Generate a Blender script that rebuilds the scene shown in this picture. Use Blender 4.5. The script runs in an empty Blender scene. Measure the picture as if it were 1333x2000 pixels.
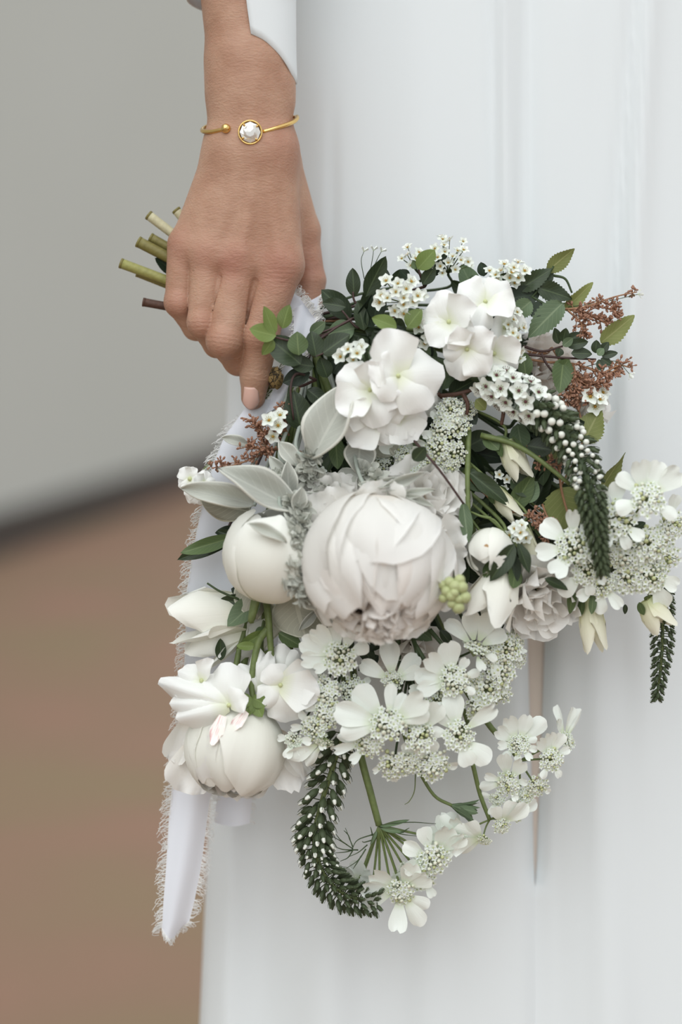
import bpy, math, random
import numpy as np
from mathutils import Vector, Matrix, Euler, noise

# ---------------------------------------------------------------- camera, sky, light, exposure
SC = bpy.context.scene
COL = SC.collection
PITCH = math.radians(8.0)      # the camera looks a little down
DIST = 1.2                     # metres from the lens to the plane of the hand
S = 0.0003125                  # metres per photograph pixel on that plane
CAM_H = 0.95
ORG = Vector((0, 0, CAM_H - DIST * math.sin(PITCH)))
RX, UP = Vector((1, 0, 0)), Vector((0, math.sin(PITCH), math.cos(PITCH)))
NO = Vector((0, -math.cos(PITCH), math.sin(PITCH)))
W = Matrix(((RX.x, UP.x, NO.x, ORG.x), (RX.y, UP.y, NO.y, ORG.y), (RX.z, UP.z, NO.z, ORG.z), (0, 0, 0, 1)))

cam_data = bpy.data.cameras.new('camera')
cam = bpy.data.objects.new('camera', cam_data)
COL.objects.link(cam)
cam.matrix_world = W @ Matrix.Translation((0, 0, DIST))
cam_data.sensor_fit = 'VERTICAL'
cam_data.sensor_height = 36
cam_data.sensor_width = 24
cam_data.lens = 36 * DIST / (2000 * S)
cam_data.dof.use_dof = True
cam_data.dof.focus_distance = DIST - 0.012
cam_data.dof.aperture_fstop = 2.2
cam_data.clip_start = 0.05
SC.camera = cam

world = bpy.data.worlds.new('overcast_sky')
SC.world = world
world.use_nodes = True
nt = world.node_tree
bg = nt.nodes['Background']
tcw = nt.nodes.new('ShaderNodeTexCoord')
sep = nt.nodes.new('ShaderNodeSeparateXYZ')
mr = nt.nodes.new('ShaderNodeMapRange')
mr.inputs[1].default_value = -0.3
mr.inputs[2].default_value = 1.0
mixw = nt.nodes.new('ShaderNodeMix')
mixw.data_type = 'RGBA'
mixw.inputs[6].default_value = (0.80, 0.83, 0.85, 1)
mixw.inputs[7].default_value = (0.93, 0.97, 1.0, 1)
nt.links.new(tcw.outputs['Generated'], sep.inputs[0])
nt.links.new(sep.outputs[2], mr.inputs[0])
nt.links.new(mr.outputs[0], mixw.inputs[0])
nt.links.new(mixw.outputs[2], bg.inputs[0])
bg.inputs[1].default_value = 0.95

sun_data = bpy.data.lights.new('soft_sun', 'SUN')
sun = bpy.data.objects.new('soft_sun', sun_data)
COL.objects.link(sun)
sun_data.energy = 1.82
sun_data.angle = math.radians(75)
sun_data.color = (0.975, 1.0, 0.995)
sun.rotation_euler = Vector((-0.2, -0.66, 0.9)).to_track_quat('Z', 'Y').to_euler()

SC.view_settings.view_transform = 'Standard'
SC.view_settings.look = 'None'
SC.view_settings.exposure = 0.0
SC.view_settings.gamma = 1.0
SC.view_settings.use_curve_mapping = False
SC.cycles.max_bounces = 8
SC.cycles.use_denoising = True

RND = random.Random(7)

# ---------------------------------------------------------------- helpers
def q(x, y, z=0.0):
    """a point of the bouquet's own frame (x right, y up, z towards the lens, metres)"""
    zz = z * S
    k = (DIST - zz) / DIST
    return Vector(((x - 666.5) * S * k, (1000 - y) * S * k, zz))

def lin(c):
    return tuple((v / 255 / 12.92) if v <= 10 else ((v / 255 + 0.055) / 1.055) ** 2.4 for v in c)

FR = {}          # object name -> its matrix in the bouquet's frame

def thing(name, label, cat, at, group=None):
    o = bpy.data.objects.new(name, None)
    COL.objects.link(o)
    m = Matrix.Translation(at)
    FR[o.name] = m
    o.matrix_basis = W @ m
    o.empty_display_size = 0.01
    o['label'] = label
    o['category'] = cat
    if group:
        o['group'] = group
    return o

def part(name, mesh, parent, m=None, label=None, kind=None):
    """m is the matrix in the bouquet's frame"""
    o = bpy.data.objects.new(name, mesh)
    COL.objects.link(o)
    m = m if m is not None else FR[parent.name].copy()
    FR[o.name] = m
    o.parent = parent
    o.matrix_basis = FR[parent.name].inverted() @ m
    if label:
        o['label'] = label
    if kind:
        o['kind'] = kind
    return o

I4 = Matrix.Identity(4)

def frame(pos, ydir, zdir, sx=1.0, sy=1.0, sz=1.0):
    y = Vector(ydir).normalized()
    z = Vector(zdir)
    z = z - y * z.dot(y)
    if z.length < 1e-6:
        z = y.orthogonal()
    z.normalize()
    x = y.cross(z)
    return Matrix(((x.x * sx, y.x * sy, z.x * sz, pos.x), (x.y * sx, y.y * sy, z.y * sz, pos.y),
                   (x.z * sx, y.z * sy, z.z * sz, pos.z), (0, 0, 0, 1)))

def mesh_from(name, verts, faces, mats, uvs=None, mat_index=None, smooth=True):
    me = bpy.data.meshes.new(name)
    me.from_pydata([tuple(v) for v in verts], [], faces)
    if not isinstance(mats, (list, tuple)):
        mats = [mats]
    for m in mats:
        me.materials.append(m)
    if uvs is not None:
        ul = me.uv_layers.new(name='UVMap')
        arr = np.array([uvs[l] for f in faces for l in f], dtype=np.float32).ravel()
        ul.data.foreach_set('uv', arr)
    if mat_index is not None:
        me.polygons.foreach_set('material_index', np.array(mat_index, dtype=np.int32))
    if smooth:
        me.polygons.foreach_set('use_smooth', np.ones(len(me.polygons), dtype=bool))
    me.update()
    return me

def grid_mesh(name, nu, nv, fn, mat, close_v=False, smooth=True):
    vs, uv, fs = [], [], []
    for i in range(nu + 1):
        for j in range(nv + 1):
            u, v = i / nu, j / nv
            vs.append(fn(u, v))
            uv.append((v, u))
    for i in range(nu):
        for j in range(nv):
            a = i * (nv + 1) + j
            fs.append((a, a + 1, a + nv + 2, a + nv + 1))
    return mesh_from(name, vs, fs, mat, uv, None, smooth)

def catmull(pts, n):
    pts = [Vector(p) for p in pts]
    if len(pts) == 2:
        return [pts[0].lerp(pts[1], i / n) for i in range(n + 1)]
    ext = [pts[0] * 2 - pts[1]] + pts + [pts[-1] * 2 - pts[-2]]
    out = []
    segs = len(pts) - 1
    for i in range(n + 1):
        t = i / n * segs
        k = min(int(t), segs - 1)
        t -= k
        a, b, c, d = ext[k:k + 4]
        out.append(0.5 * ((2 * b) + (c - a) * t + (2 * a - 5 * b + 4 * c - d) * t * t + (3 * b - a - 3 * c + d) * t ** 3))
    return out

class MB:
    """collects tubes, balls and sheets into one mesh"""
    def __init__(self):
        self.v, self.f, self.mi, self.uv = [], [], [], []

    def add(self, vs, fs, mi=0, uv=None):
        o = len(self.v)
        self.v += vs
        self.f += [tuple(i + o for i in f) for f in fs]
        self.mi += [mi] * len(fs)
        self.uv += uv if uv else [(0.5, 0.5)] * len(vs)

    def tube(self, pts, r0, r1=None, n=10, seg=6, mi=0, cap=True, resample=True):
        r1 = r0 if r1 is None else r1
        ps = catmull(pts, n) if resample else [Vector(p) for p in pts]
        n = len(ps) - 1
        vs, fs, uv = [], [], []
        t = (ps[1] - ps[0]).normalized()
        nrm = t.orthogonal().normalized()
        for i, p in enumerate(ps):
            t = (ps[min(i + 1, n)] - ps[max(i - 1, 0)])
            if t.length < 1e-9:
                t = Vector((0, 0, 1))
            t.normalize()
            nrm = (nrm - t * nrm.dot(t))
            if nrm.length < 1e-6:
                nrm = t.orthogonal()
            nrm.normalize()
            b = t.cross(nrm)
            r = r0 + (r1 - r0) * i / n
            for j in range(seg):
                a = 2 * math.pi * j / seg
                vs.append(p + (nrm * math.cos(a) + b * math.sin(a)) * r)
                uv.append((j / seg, i / n))
        for i in range(n):
            for j in range(seg):
                a, c = i * seg + j, i * seg + (j + 1) % seg
                fs.append((a, c, c + seg, a + seg))
        if cap:
            fs.append(tuple(reversed(range(seg))))
            fs.append(tuple(n * seg + j for j in range(seg)))
        self.add(vs, fs, mi, uv)
        return self

    def ball(self, c, r, mi=0, rings=4, seg=6, ax=Vector((0, 0, 1)), stretch=1.0):
        m = frame(Vector(c), ax, ax.orthogonal(), r, r * stretch, r)
        vs, fs = [], []
        for i in range(rings + 1):
            ph = math.pi * i / rings
            for j in range(seg):
                a = 2 * math.pi * j / seg
                vs.append(m @ Vector((math.sin(ph) * math.cos(a), -math.cos(ph), math.sin(ph) * math.sin(a))))
        for i in range(rings):
            for j in range(seg):
                a, c2 = i * seg + j, i * seg + (j + 1) % seg
                fs.append((a, a + seg, c2 + seg, c2))
        self.add(vs, fs, mi)
        return self

    def sheet(self, m, fn, nu, nv, mi=0):
        vs, fs, uv = [], [], []
        for i in range(nu + 1):
            for j in range(nv + 1):
                vs.append(m @ Vector(fn(i / nu, j / nv)))
                uv.append((j / nv, i / nu))
        for i in range(nu):
            for j in range(nv):
                a = i * (nv + 1) + j
                fs.append((a, a + 1, a + nv + 2, a + nv + 1))
        self.add(vs, fs, mi, uv)
        return self

    def mesh(self, name, mats, smooth=True):
        return mesh_from(name, self.v, self.f, mats, self.uv, self.mi, smooth)

    def build(self, name, mats, parent, label=None, kind=None, smooth=True):
        """vertices are in the bouquet's frame"""
        inv = FR[parent.name].inverted()
        self.v = [inv @ Vector(v) for v in self.v]
        return part(name, self.mesh(name, mats, smooth), parent, None, label, kind)

# ---------------------------------------------------------------- materials
def new_mat(name):
    m = bpy.data.materials.new(name)
    m.use_nodes = True
    t = m.node_tree
    p = t.nodes['Principled BSDF']
    return m, t, p, t.nodes['Material Output']

def node(t, kind, **kw):
    n = t.nodes.new(kind)
    for k, v in kw.items():
        setattr(n, k, v)
    return n

def ramp(t, fac, stops):
    r = node(t, 'ShaderNodeValToRGB')
    e = r.color_ramp.elements
    while len(e) < len(stops):
        e.new(0.5)
    for i, (pos, c) in enumerate(stops):
        e[i].position = pos
        e[i].color = (*c, 1)
    t.links.new(fac, r.inputs[0])
    return r.outputs[0]

def mixc(t, fac, a, b, mode='MIX'):
    n = node(t, 'ShaderNodeMix', data_type='RGBA', blend_type=mode)
    for i, x in ((0, fac), (6, a), (7, b)):
        if hasattr(x, 'links'):
            t.links.new(x, n.inputs[i])
        elif i == 0:
            n.inputs[0].default_value = x
        else:
            n.inputs[i].default_value = (*x, 1)
    return n.outputs[2]

def math_(t, op, a, b=0.0):
    n = node(t, 'ShaderNodeMath', operation=op)
    for i, x in ((0, a), (1, b)):
        if hasattr(x, 'links'):
            t.links.new(x, n.inputs[i])
        else:
            n.inputs[i].default_value = x
    return n.outputs[0]

def noise_fac(t, scale, detail=3.0, coord='Object', stretch=None):
    tc = node(t, 'ShaderNodeTexCoord')
    n = node(t, 'ShaderNodeTexNoise')
    n.inputs['Scale'].default_value = scale
    n.inputs['Detail'].default_value = detail
    src = tc.outputs[coord]
    if stretch:
        mp = node(t, 'ShaderNodeMapping')
        mp.inputs['Scale'].default_value = stretch
        t.links.new(src, mp.inputs[0])
        src = mp.outputs[0]
    t.links.new(src, n.inputs['Vector'])
    return n.outputs['Fac']

def bump(t, p, h, strength, dist):
    b = node(t, 'ShaderNodeBump')
    b.inputs['Strength'].default_value = strength
    b.inputs['Distance'].default_value = dist
    t.links.new(h, b.inputs['Height'])
    t.links.new(b.outputs[0], p.inputs['Normal'])

def thin(t, p, out, color, amount):
    """let some light through a thin sheet"""
    tr = node(t, 'ShaderNodeBsdfTranslucent')
    if hasattr(color, 'links'):
        t.links.new(color, tr.inputs[0])
    else:
        tr.inputs[0].default_value = (*color, 1)
    mx = node(t, 'ShaderNodeMixShader')
    mx.inputs[0].default_value = amount
    t.links.new(p.outputs[0], mx.inputs[1])
    t.links.new(tr.outputs[0], mx.inputs[2])
    t.links.new(mx.outputs[0], out.inputs[0])

def petal_mat(name, base, mid, tip, amount=0.18, rough=0.6, vein=0.25):
    m, t, p, out = new_mat(name)
    uv = node(t, 'ShaderNodeUVMap')
    sp = node(t, 'ShaderNodeSeparateXYZ')
    t.links.new(uv.outputs[0], sp.inputs[0])
    c = ramp(t, sp.outputs[1], [(0.0, lin(base)), (0.35, lin(mid)), (1.0, lin(tip))])
    oi = node(t, 'ShaderNodeObjectInfo')
    k = math_(t, 'MULTIPLY_ADD', oi.outputs['Random'], 0.05)
    k.node.inputs[2].default_value = 0.95
    c = mixc(t, 1.0, c, k, 'MULTIPLY')
    t.links.new(c, p.inputs['Base Color'])
    p.inputs['Roughness'].default_value = rough
    p.inputs['Specular IOR Level'].default_value = 0.25
    mp = node(t, 'ShaderNodeMapping')
    mp.inputs['Scale'].default_value = (26, 2.2, 1)
    t.links.new(uv.outputs[0], mp.inputs[0])
    n = node(t, 'ShaderNodeTexNoise')
    n.inputs['Scale'].default_value = 1.0
    t.links.new(mp.outputs[0], n.inputs['Vector'])
    bump(t, p, n.outputs['Fac'], vein, 0.0006)
    thin(t, p, out, c, amount)
    return m

def leaf_mat(name, col, vein_col, rough=0.42, edge=None, amount=0.12, under=None):
    m, t, p, out = new_mat(name)
    uv = node(t, 'ShaderNodeUVMap')
    sp = node(t, 'ShaderNodeSeparateXYZ')
    t.links.new(uv.outputs[0], sp.inputs[0])
    a = math_(t, 'ABSOLUTE', math_(t, 'SUBTRACT', sp.outputs[0], 0.5))
    mid = math_(t, 'LESS_THAN', a, 0.035)
    ph = math_(t, 'SUBTRACT', math_(t, 'MULTIPLY', sp.outputs[1], 8.0), math_(t, 'MULTIPLY', a, 5.0))
    side = math_(t, 'GREATER_THAN', math_(t, 'SINE', math_(t, 'MULTIPLY', ph, 6.283)), 0.93)
    vein = math_(t, 'MAXIMUM', mid, math_(t, 'MULTIPLY', side, 0.45))
    nf = noise_fac(t, 140, 3)
    c = mixc(t, math_(t, 'MULTIPLY', nf, 0.55), lin(col), lin([v * 0.78 for v in col]))
    oi = node(t, 'ShaderNodeObjectInfo')
    k = math_(t, 'MULTIPLY_ADD', oi.outputs['Random'], 0.34)
    k.node.inputs[2].default_value = 0.82
    c = mixc(t, 1.0, c, k, 'MULTIPLY')
    c = mixc(t, math_(t, 'MULTIPLY', vein, 0.5), c, lin(vein_col))
    if edge:
        em = math_(t, 'GREATER_THAN', a, 0.455)
        c = mixc(t, math_(t, 'MULTIPLY', em, 0.8), c, lin(edge))
    t.links.new(c, p.inputs['Base Color'])
    p.inputs['Roughness'].default_value = rough
    p.inputs['Specular IOR Level'].default_value = 0.4
    bump(t, p, vein, -0.35, 0.0006)
    thin(t, p, out, c, amount)
    return m

def plain_mat(name, col, rough=0.6, var=0.2, scale=200, metallic=0.0, bmp=0.0, spec=0.4):
    m, t, p, out = new_mat(name)
    nf = noise_fac(t, scale, 4)
    c = mixc(t, nf, lin(col), lin([v * (1 - var) for v in col]))
    t.links.new(c, p.inputs['Base Color'])
    p.inputs['Roughness'].default_value = rough
    p.inputs['Metallic'].default_value = metallic
    p.inputs['Specular IOR Level'].default_value = spec
    if bmp:
        bump(t, p, nf, bmp, 0.001)
    return m

M = {}
M['white'] = petal_mat('white_petal', (232, 236, 206), (250, 251, 246), (252, 252, 250))
M['blush'] = petal_mat('blush_petal', (248, 234, 216), (253, 251, 246), (254, 253, 250), 0.36)
M['pinkish'] = petal_mat('faint_pink_petal', (249, 228, 214), (253, 247, 241), (254, 251, 247), 0.4)
M['cream'] = petal_mat('cream_petal', (204, 211, 160), (242, 241, 214), (247, 245, 228), 0.25)
M['ivory'] = petal_mat('ivory_petal', (238, 239, 216), (250, 250, 240), (251, 251, 244), 0.2)
M['lace'] = petal_mat('laceflower_petal', (220, 234, 196), (247, 253, 245), (250, 254, 248), 0.2)
M['lacecentre'] = plain_mat('laceflower_floret', (238, 240, 220), 0.7, 0.12)
M['lacebud'] = plain_mat('laceflower_bud', (216, 222, 168), 0.7, 0.2)
M['yolk'] = plain_mat('yellow_flower_centre', (206, 158, 66), 0.6, 0.3)
M['plumcentre'] = plain_mat('plum_flower_centre', (112, 62, 66), 0.6, 0.3)
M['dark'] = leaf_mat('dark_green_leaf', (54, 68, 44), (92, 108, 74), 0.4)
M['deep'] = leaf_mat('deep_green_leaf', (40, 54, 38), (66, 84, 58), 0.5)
M['mid'] = leaf_mat('mid_green_leaf', (92, 112, 70), (130, 146, 98), 0.5)
M['light'] = leaf_mat('light_green_leaf', (124, 144, 78), (148, 166, 102), 0.5, None, 0.25)
M['olive'] = leaf_mat('olive_green_leaf', (136, 144, 86), (176, 176, 124), 0.55, None, 0.2)
M['greygreen'] = leaf_mat('grey_green_leaf', (104, 124, 92), (142, 156, 122), 0.55)
M['silver'] = leaf_mat('woolly_silver_leaf', (206, 208, 198), (222, 223, 213), 0.95, (240, 240, 230), 0.15)
M['silverunder'] = leaf_mat('silver_leaf_underside', (184, 184, 168), (226, 225, 208), 0.95, (226, 228, 210), 0.15)
M['stem'] = plain_mat('green_stem', (122, 138, 82), 0.5, 0.3, 300, 0, 0.2)
M['stemdark'] = plain_mat('dark_green_stem', (72, 90, 56), 0.5, 0.3, 300, 0, 0.2)
M['stempale'] = plain_mat('pale_cut_stem', (212, 206, 170), 0.6, 0.2, 400, 0, 0.3)
M['stemolive'] = plain_mat('olive_cut_stem', (140, 132, 74), 0.5, 0.3, 400, 0, 0.3)
M['stemlime'] = plain_mat('lime_cut_stem', (166, 164, 96), 0.5, 0.25, 400, 0, 0.3)
M['wood'] = plain_mat('brown_twig', (98, 68, 54), 0.6, 0.4, 400, 0, 0.4)
M['plum'] = plain_mat('plum_twig', (84, 62, 58), 0.55, 0.3, 400)
M['rust'] = plain_mat('rusty_red_bud', (186, 138, 112), 0.6, 0.4, 900)
M['ruststem'] = plain_mat('pinkish_brown_stem', (178, 132, 98), 0.6, 0.3, 500)
M['verbud'] = plain_mat('dark_spike_bud', (84, 98, 66), 0.6, 0.4, 700)
M['vertip'] = plain_mat('white_bud_tip', (240, 242, 232), 0.6, 0.08, 500)
M['gold'] = plain_mat('polished_gold', (242, 204, 132), 0.16, 0.06, 80, 1.0)
M['burlap'] = plain_mat('tan_binding', (182, 152, 98), 0.8, 0.5, 900, 0, 0.6)
M['blackwire'] = plain_mat('dark_wire', (46, 40, 34), 0.5, 0.2)

# ---------------------------------------------------------------- floor, wall, skirting
def ray_floor(px, py):
    o = W @ Vector((0, 0, DIST))
    d = (W @ q(px, py, 0)) - o
    k = -o.z / d.z
    return o + d * k

def struct(name, mesh, kind='structure'):
    o = bpy.data.objects.new(name, mesh)
    COL.objects.link(o)
    o['kind'] = kind
    return o

def box_mesh(name, a, b, mat, m=I4):
    vs = [m @ Vector((x, y, z)) for x in (a[0], b[0]) for y in (a[1], b[1]) for z in (a[2], b[2])]
    fs = [(0, 1, 3, 2), (4, 6, 7, 5), (0, 4, 5, 1), (2, 3, 7, 6), (0, 2, 6, 4), (1, 5, 7, 3)]
    return mesh_from(name, vs, fs, mat, None, None, False)

mt_wall, t, p, out = new_mat('grey_plaster')
t.links.new(mixc(t, noise_fac(t, 1.2, 2), lin((202, 205, 200)), lin((196, 199, 193))), p.inputs['Base Color'])
p.inputs['Roughness'].default_value = 0.9
bump(t, p, noise_fac(t, 90, 3), 0.2, 0.002)
mt_skirt = plain_mat('dark_grey_skirting', (78, 72, 67), 0.6, 0.15, 6)
mt_floor, t, p, out = new_mat('brown_terracotta_floor')
c = ramp(t, noise_fac(t, 2.1, 1.5), [(0.34, lin((143, 124, 98))), (0.5, lin((147, 120, 100))), (0.66, lin((154, 120, 103)))])
t.links.new(mixc(t, math_(t, 'MULTIPLY', noise_fac(t, 30, 3), 0.3), c, lin((132, 111, 90))), p.inputs['Base Color'])
p.inputs['Roughness'].default_value = 0.75
p.inputs['Specular IOR Level'].default_value = 0.2

A = ray_floor(0, 1086)
B = ray_floor(440, 934)
wd = (B - A).normalized()
wn = Vector((wd.y, -wd.x, 0))
if wn.y > 0:
    wn = -wn
wm = Matrix(((wd.x, wn.x, 0, A.x), (wd.y, wn.y, 0, A.y), (0, 0, 1, 0), (0, 0, 0, 1)))
struct('wall_back', box_mesh('wall_back', (-7, -0.25, 0), (16, 0, 4.2), mt_wall, wm))
struct('baseboard_back', box_mesh('baseboard_back', (-7, 0, 0), (16, 0.018, 0.135), mt_skirt, wm))
struct('floor', box_mesh('floor', (-14, -8, -0.2), (16, 22, 0), mt_floor))

# ---------------------------------------------------------------- cloth
def cloth_mat(name, col, trans=0.15, weave=2600, bs=0.12):
    m, t, p, out = new_mat(name)
    nf = noise_fac(t, weave, 2)
    c = mixc(t, math_(t, 'MULTIPLY', nf, 0.4), lin(col), lin([v * 0.96 for v in col]))
    t.links.new(c, p.inputs['Base Color'])
    p.inputs['Roughness'].default_value = 0.8
    p.inputs['Specular IOR Level'].default_value = 0.2
    p.inputs['Sheen Weight'].default_value = 0.15
    bump(t, p, nf, bs, 0.0005)
    thin(t, p, out, c, trans)
    return m

M['dress'] = cloth_mat('white_dress_crepe', (236, 241, 243), 0.1)
M['sleeve'] = cloth_mat('white_sleeve_crepe', (238, 243, 245), 0.1)
M['ribbon'] = cloth_mat('bluish_white_silk', (240, 243, 251), 0.2, 3000, 0.2)
M['thread'] = plain_mat('white_thread', (245, 245, 243), 0.8, 0.05)

person = thing('person', 'person in a long white dress, bare arm hanging, hand gripping the bouquet stems', 'person', q(487, 250, 0))

# the dress: one closed tube of cloth with soft folds and a slit, hanging to the floor
def smooth01(a, b, x):
    t = min(1, max(0, (x - a) / (b - a)))
    return t * t * (3 - 2 * t)

def dress_edges(y):
    l = 478 - 0.044 * y
    r = 1470 + 0.05 * y
    if y < -200:           # towards the waist and bodice
        k = smooth01(-200, -900, y)
        l += 70 * k
        r -= 120 * k
    return l, r

def gap(y):
    if y < 1060 or y > 1730:
        return 0
    return np.interp(y, [1060, 1160, 1240, 1400, 1560, 1690, 1730], [8, 26, 34, 24, 12, 5, 0])

def slit_x(y):
    return np.interp(y, [0, 1240, 1500, 1740, 3500], [1042, 1048, 1047, 1046, 1050])

def fold(x, y):
    d = 0.0
    low = smooth01(300, 2100, y)
    for (x0, slope, wdt, amp, y0, y1) in (
            (652, -0.004, 9, -7, 120, 700), (640, -0.01, 60, 8, 0, 900), (978, 0.022, 12, 16, -400, 640), (962, 0.02, 16, -12, -400, 800),
            (1032, -0.01, 20, -20, -400, 900), (1244, -0.07, 18, -24, -400, 1000), (1262, -0.06, 24, 14, -400, 1000), (1240, 0.0, 40, 14, -400, 3500),
            (820, 0.01, 50, 7, -400, 700), (1130, 0.01, 40, 8, -200, 3500), (480, -0.02, 22, 8, 1200, 3500),
            (560, -0.03, 40, -10, 1250, 3500), (700, -0.03, 55, 14, 1300, 3500), (830, -0.02, 30, -10, 1400, 3500),
            (920, 0.0, 44, 10, 1300, 3500), (1110, 0.02, 16, -8, 1100, 3500), (1185, 0.03, 30, -16, 1100, 3500)):
        e = smooth01(y0, y0 + 260, y) * (1 - smooth01(y1 - 260, y1, y))
        d += amp * e * math.exp(-((x - x0 - slope * y) / wdt) ** 2)
    d += 5 * math.sin(x * 0.021 + y * 0.0006) * (0.4 + low)
    d += 9 * low * math.sin(x * 0.034 - y * 0.0011 + 1.0)
    return d

ys = list(np.linspace(-1150, 1040, 46)) + list(np.linspace(1060, 1730, 30)) + list(np.linspace(1760, 3484, 30))
tl = [0.5 - 0.5 * math.cos(math.pi * i / 34 / 1.0) if False else i / 34 for i in range(35)]
vs, fs = [], []
ncol = None
for y in ys:
    l, r = dress_edges(y)
    sx = float(slit_x(y))
    g = max(float(gap(y)), 0.8) / 2
    th0 = math.acos(max(-1, min(1, (2 * (sx - g) - l - r) / (r - l))))
    th1 = math.acos(max(-1, min(1, (2 * (sx + g) - l - r) / (r - l))))
    ths = [math.pi + (th0 - math.pi) * i / 70 for i in range(71)] + [th1 + (0 - th1) * i / 46 for i in range(47)]
    front = 2.0
    row = []
    for th in ths:
        x = (l + r) / 2 + (r - l) / 2 * math.cos(th)
        z = -430 + 240 * max(0, math.sin(th)) ** 0.42 + fold(x, y) * min(1, math.sin(th) * 2.5)
        dx = abs(x - sx)
        if gap(y) > 0:
            z -= 34 * math.exp(-((dx - g) / 12) ** 2)
        else:
            z -= 12 * math.exp(-((dx - g) / 10) ** 2) * smooth01(1500, 1730, y)
        row.append((x, z))
    for i in range(1, 40):
        th = -math.pi * i / 40
        row.append(((l + r) / 2 + (r - l) / 2 * math.cos(th), -430 + 420 * math.sin(th) + 10 * math.sin(i * 1.3)))
    ncol = len(row)
    for x, z in row:
        pnt = q(x, y, z)
        w = W @ pnt
        if w.z < 0.004:
            w.z = 0.004
            pnt = W.inverted() @ w
        vs.append(pnt)
for i in range(len(ys) - 1):
    for j in range(ncol):
        if j == 70 and gap(ys[i]) + gap(ys[i + 1]) > 0.5:
            continue
        j2 = (j + 1) % ncol
        fs.append((i * ncol + j, (i + 1) * ncol + j, (i + 1) * ncol + j2, i * ncol + j2))
mbd = MB()
mbd.add(vs, fs)
mbd.build('dress', M['dress'], person, 'long white dress with soft vertical folds and a narrow slit')

# a taupe slip worn under the dress, seen only through the slit
M['slip'] = cloth_mat('taupe_slip', (232, 218, 206), 0.05)
def slip_fn(u, v):
    y = -150 + 2850 * u
    l, r = dress_edges(y)
    a = 2 * math.pi * v
    return q((l + r) / 2 + (r - l) * .36 * math.cos(a), y, -440 + (205 + 4 * math.sin(a * 14)) * math.sin(a))
mbd = MB()
mbd.sheet(I4, slip_fn, 24, 80)
mbd.build('slip', M['slip'], person, 'taupe slip under the dress')

# ---------------------------------------------------------------- the arm and hand: one continuous surface from a distance field
def surface_nets(F, origin, h):
    ins = F < 0
    c = [ins[a:ins.shape[0] - 1 + a, b:ins.shape[1] - 1 + b, d:ins.shape[2] - 1 + d] for a in (0, 1) for b in (0, 1) for d in (0, 1)]
    al = c[0].copy()
    an = c[0].copy()
    for x in c[1:]:
        al &= x
        an |= x
    act = an & ~al
    idx = np.argwhere(act)
    acc = np.zeros((len(idx), 3))
    cnt = np.zeros(len(idx))
    offs = [np.array((a, b, d)) for a in (0, 1) for b in (0, 1) for d in (0, 1)]
    for ax in range(3):
        for o0 in offs:
            if o0[ax] == 0:
                o1 = o0.copy()
                o1[ax] = 1
                i0, i1 = idx + o0, idx + o1
                f0 = F[i0[:, 0], i0[:, 1], i0[:, 2]]
                f1 = F[i1[:, 0], i1[:, 1], i1[:, 2]]
                m = (f0 < 0) != (f1 < 0)
                tt = np.where(m, f0 / np.where(m, f0 - f1, 1), 0)
                acc += np.where(m[:, None], o0 + tt[:, None] * (o1 - o0), 0)
                cnt += m
    vid = -np.ones(act.shape, dtype=np.int64)
    vid[act] = np.arange(len(idx))
    verts = (idx + acc / cnt[:, None]) * h + origin
    quads = []
    for ax in range(3):
        sl0 = [slice(None)] * 3
        sl1 = [slice(None)] * 3
        sl0[ax] = slice(0, -1)
        sl1[ax] = slice(1, None)
        a, b = ins[tuple(sl0)], ins[tuple(sl1)]
        e = np.argwhere(a != b)
        o1, o2 = [(1, 2), (2, 0), (0, 1)][ax]
        ok = (e[:, o1] > 0) & (e[:, o2] > 0) & (e[:, o1] < F.shape[o1] - 1) & (e[:, o2] < F.shape[o2] - 1)
        e = e[ok]
        sgn = a[e[:, 0], e[:, 1], e[:, 2]]
        e1, e2 = e.copy(), e.copy()
        e1[:, o1] -= 1
        e2[:, o2] -= 1
        e3 = e1.copy()
        e3[:, o2] -= 1
        qd = np.stack([vid[tuple(x.T)] for x in (e, e1, e3, e2)], 1)
        qd[~sgn] = qd[~sgn][:, ::-1]
        quads.append(qd)
    return verts, np.concatenate(quads)

def J(x, y, z):
    v = q(x, y, z) / S
    return np.array((v.x, v.y, v.z), dtype=np.float32)

def cone(P, a, b, r1, r2):
    ba = b - a
    pa = P - a
    tt = np.clip((pa @ ba) / float(ba @ ba), 0, 1)
    return np.linalg.norm(pa - tt[..., None] * ba, axis=-1) - (r1 + (r2 - r1) * tt)

def smin(a, b, k):
    hh = np.maximum(k - np.abs(a - b), 0) / k
    return np.minimum(a, b) - hh * hh * k * 0.25

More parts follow.
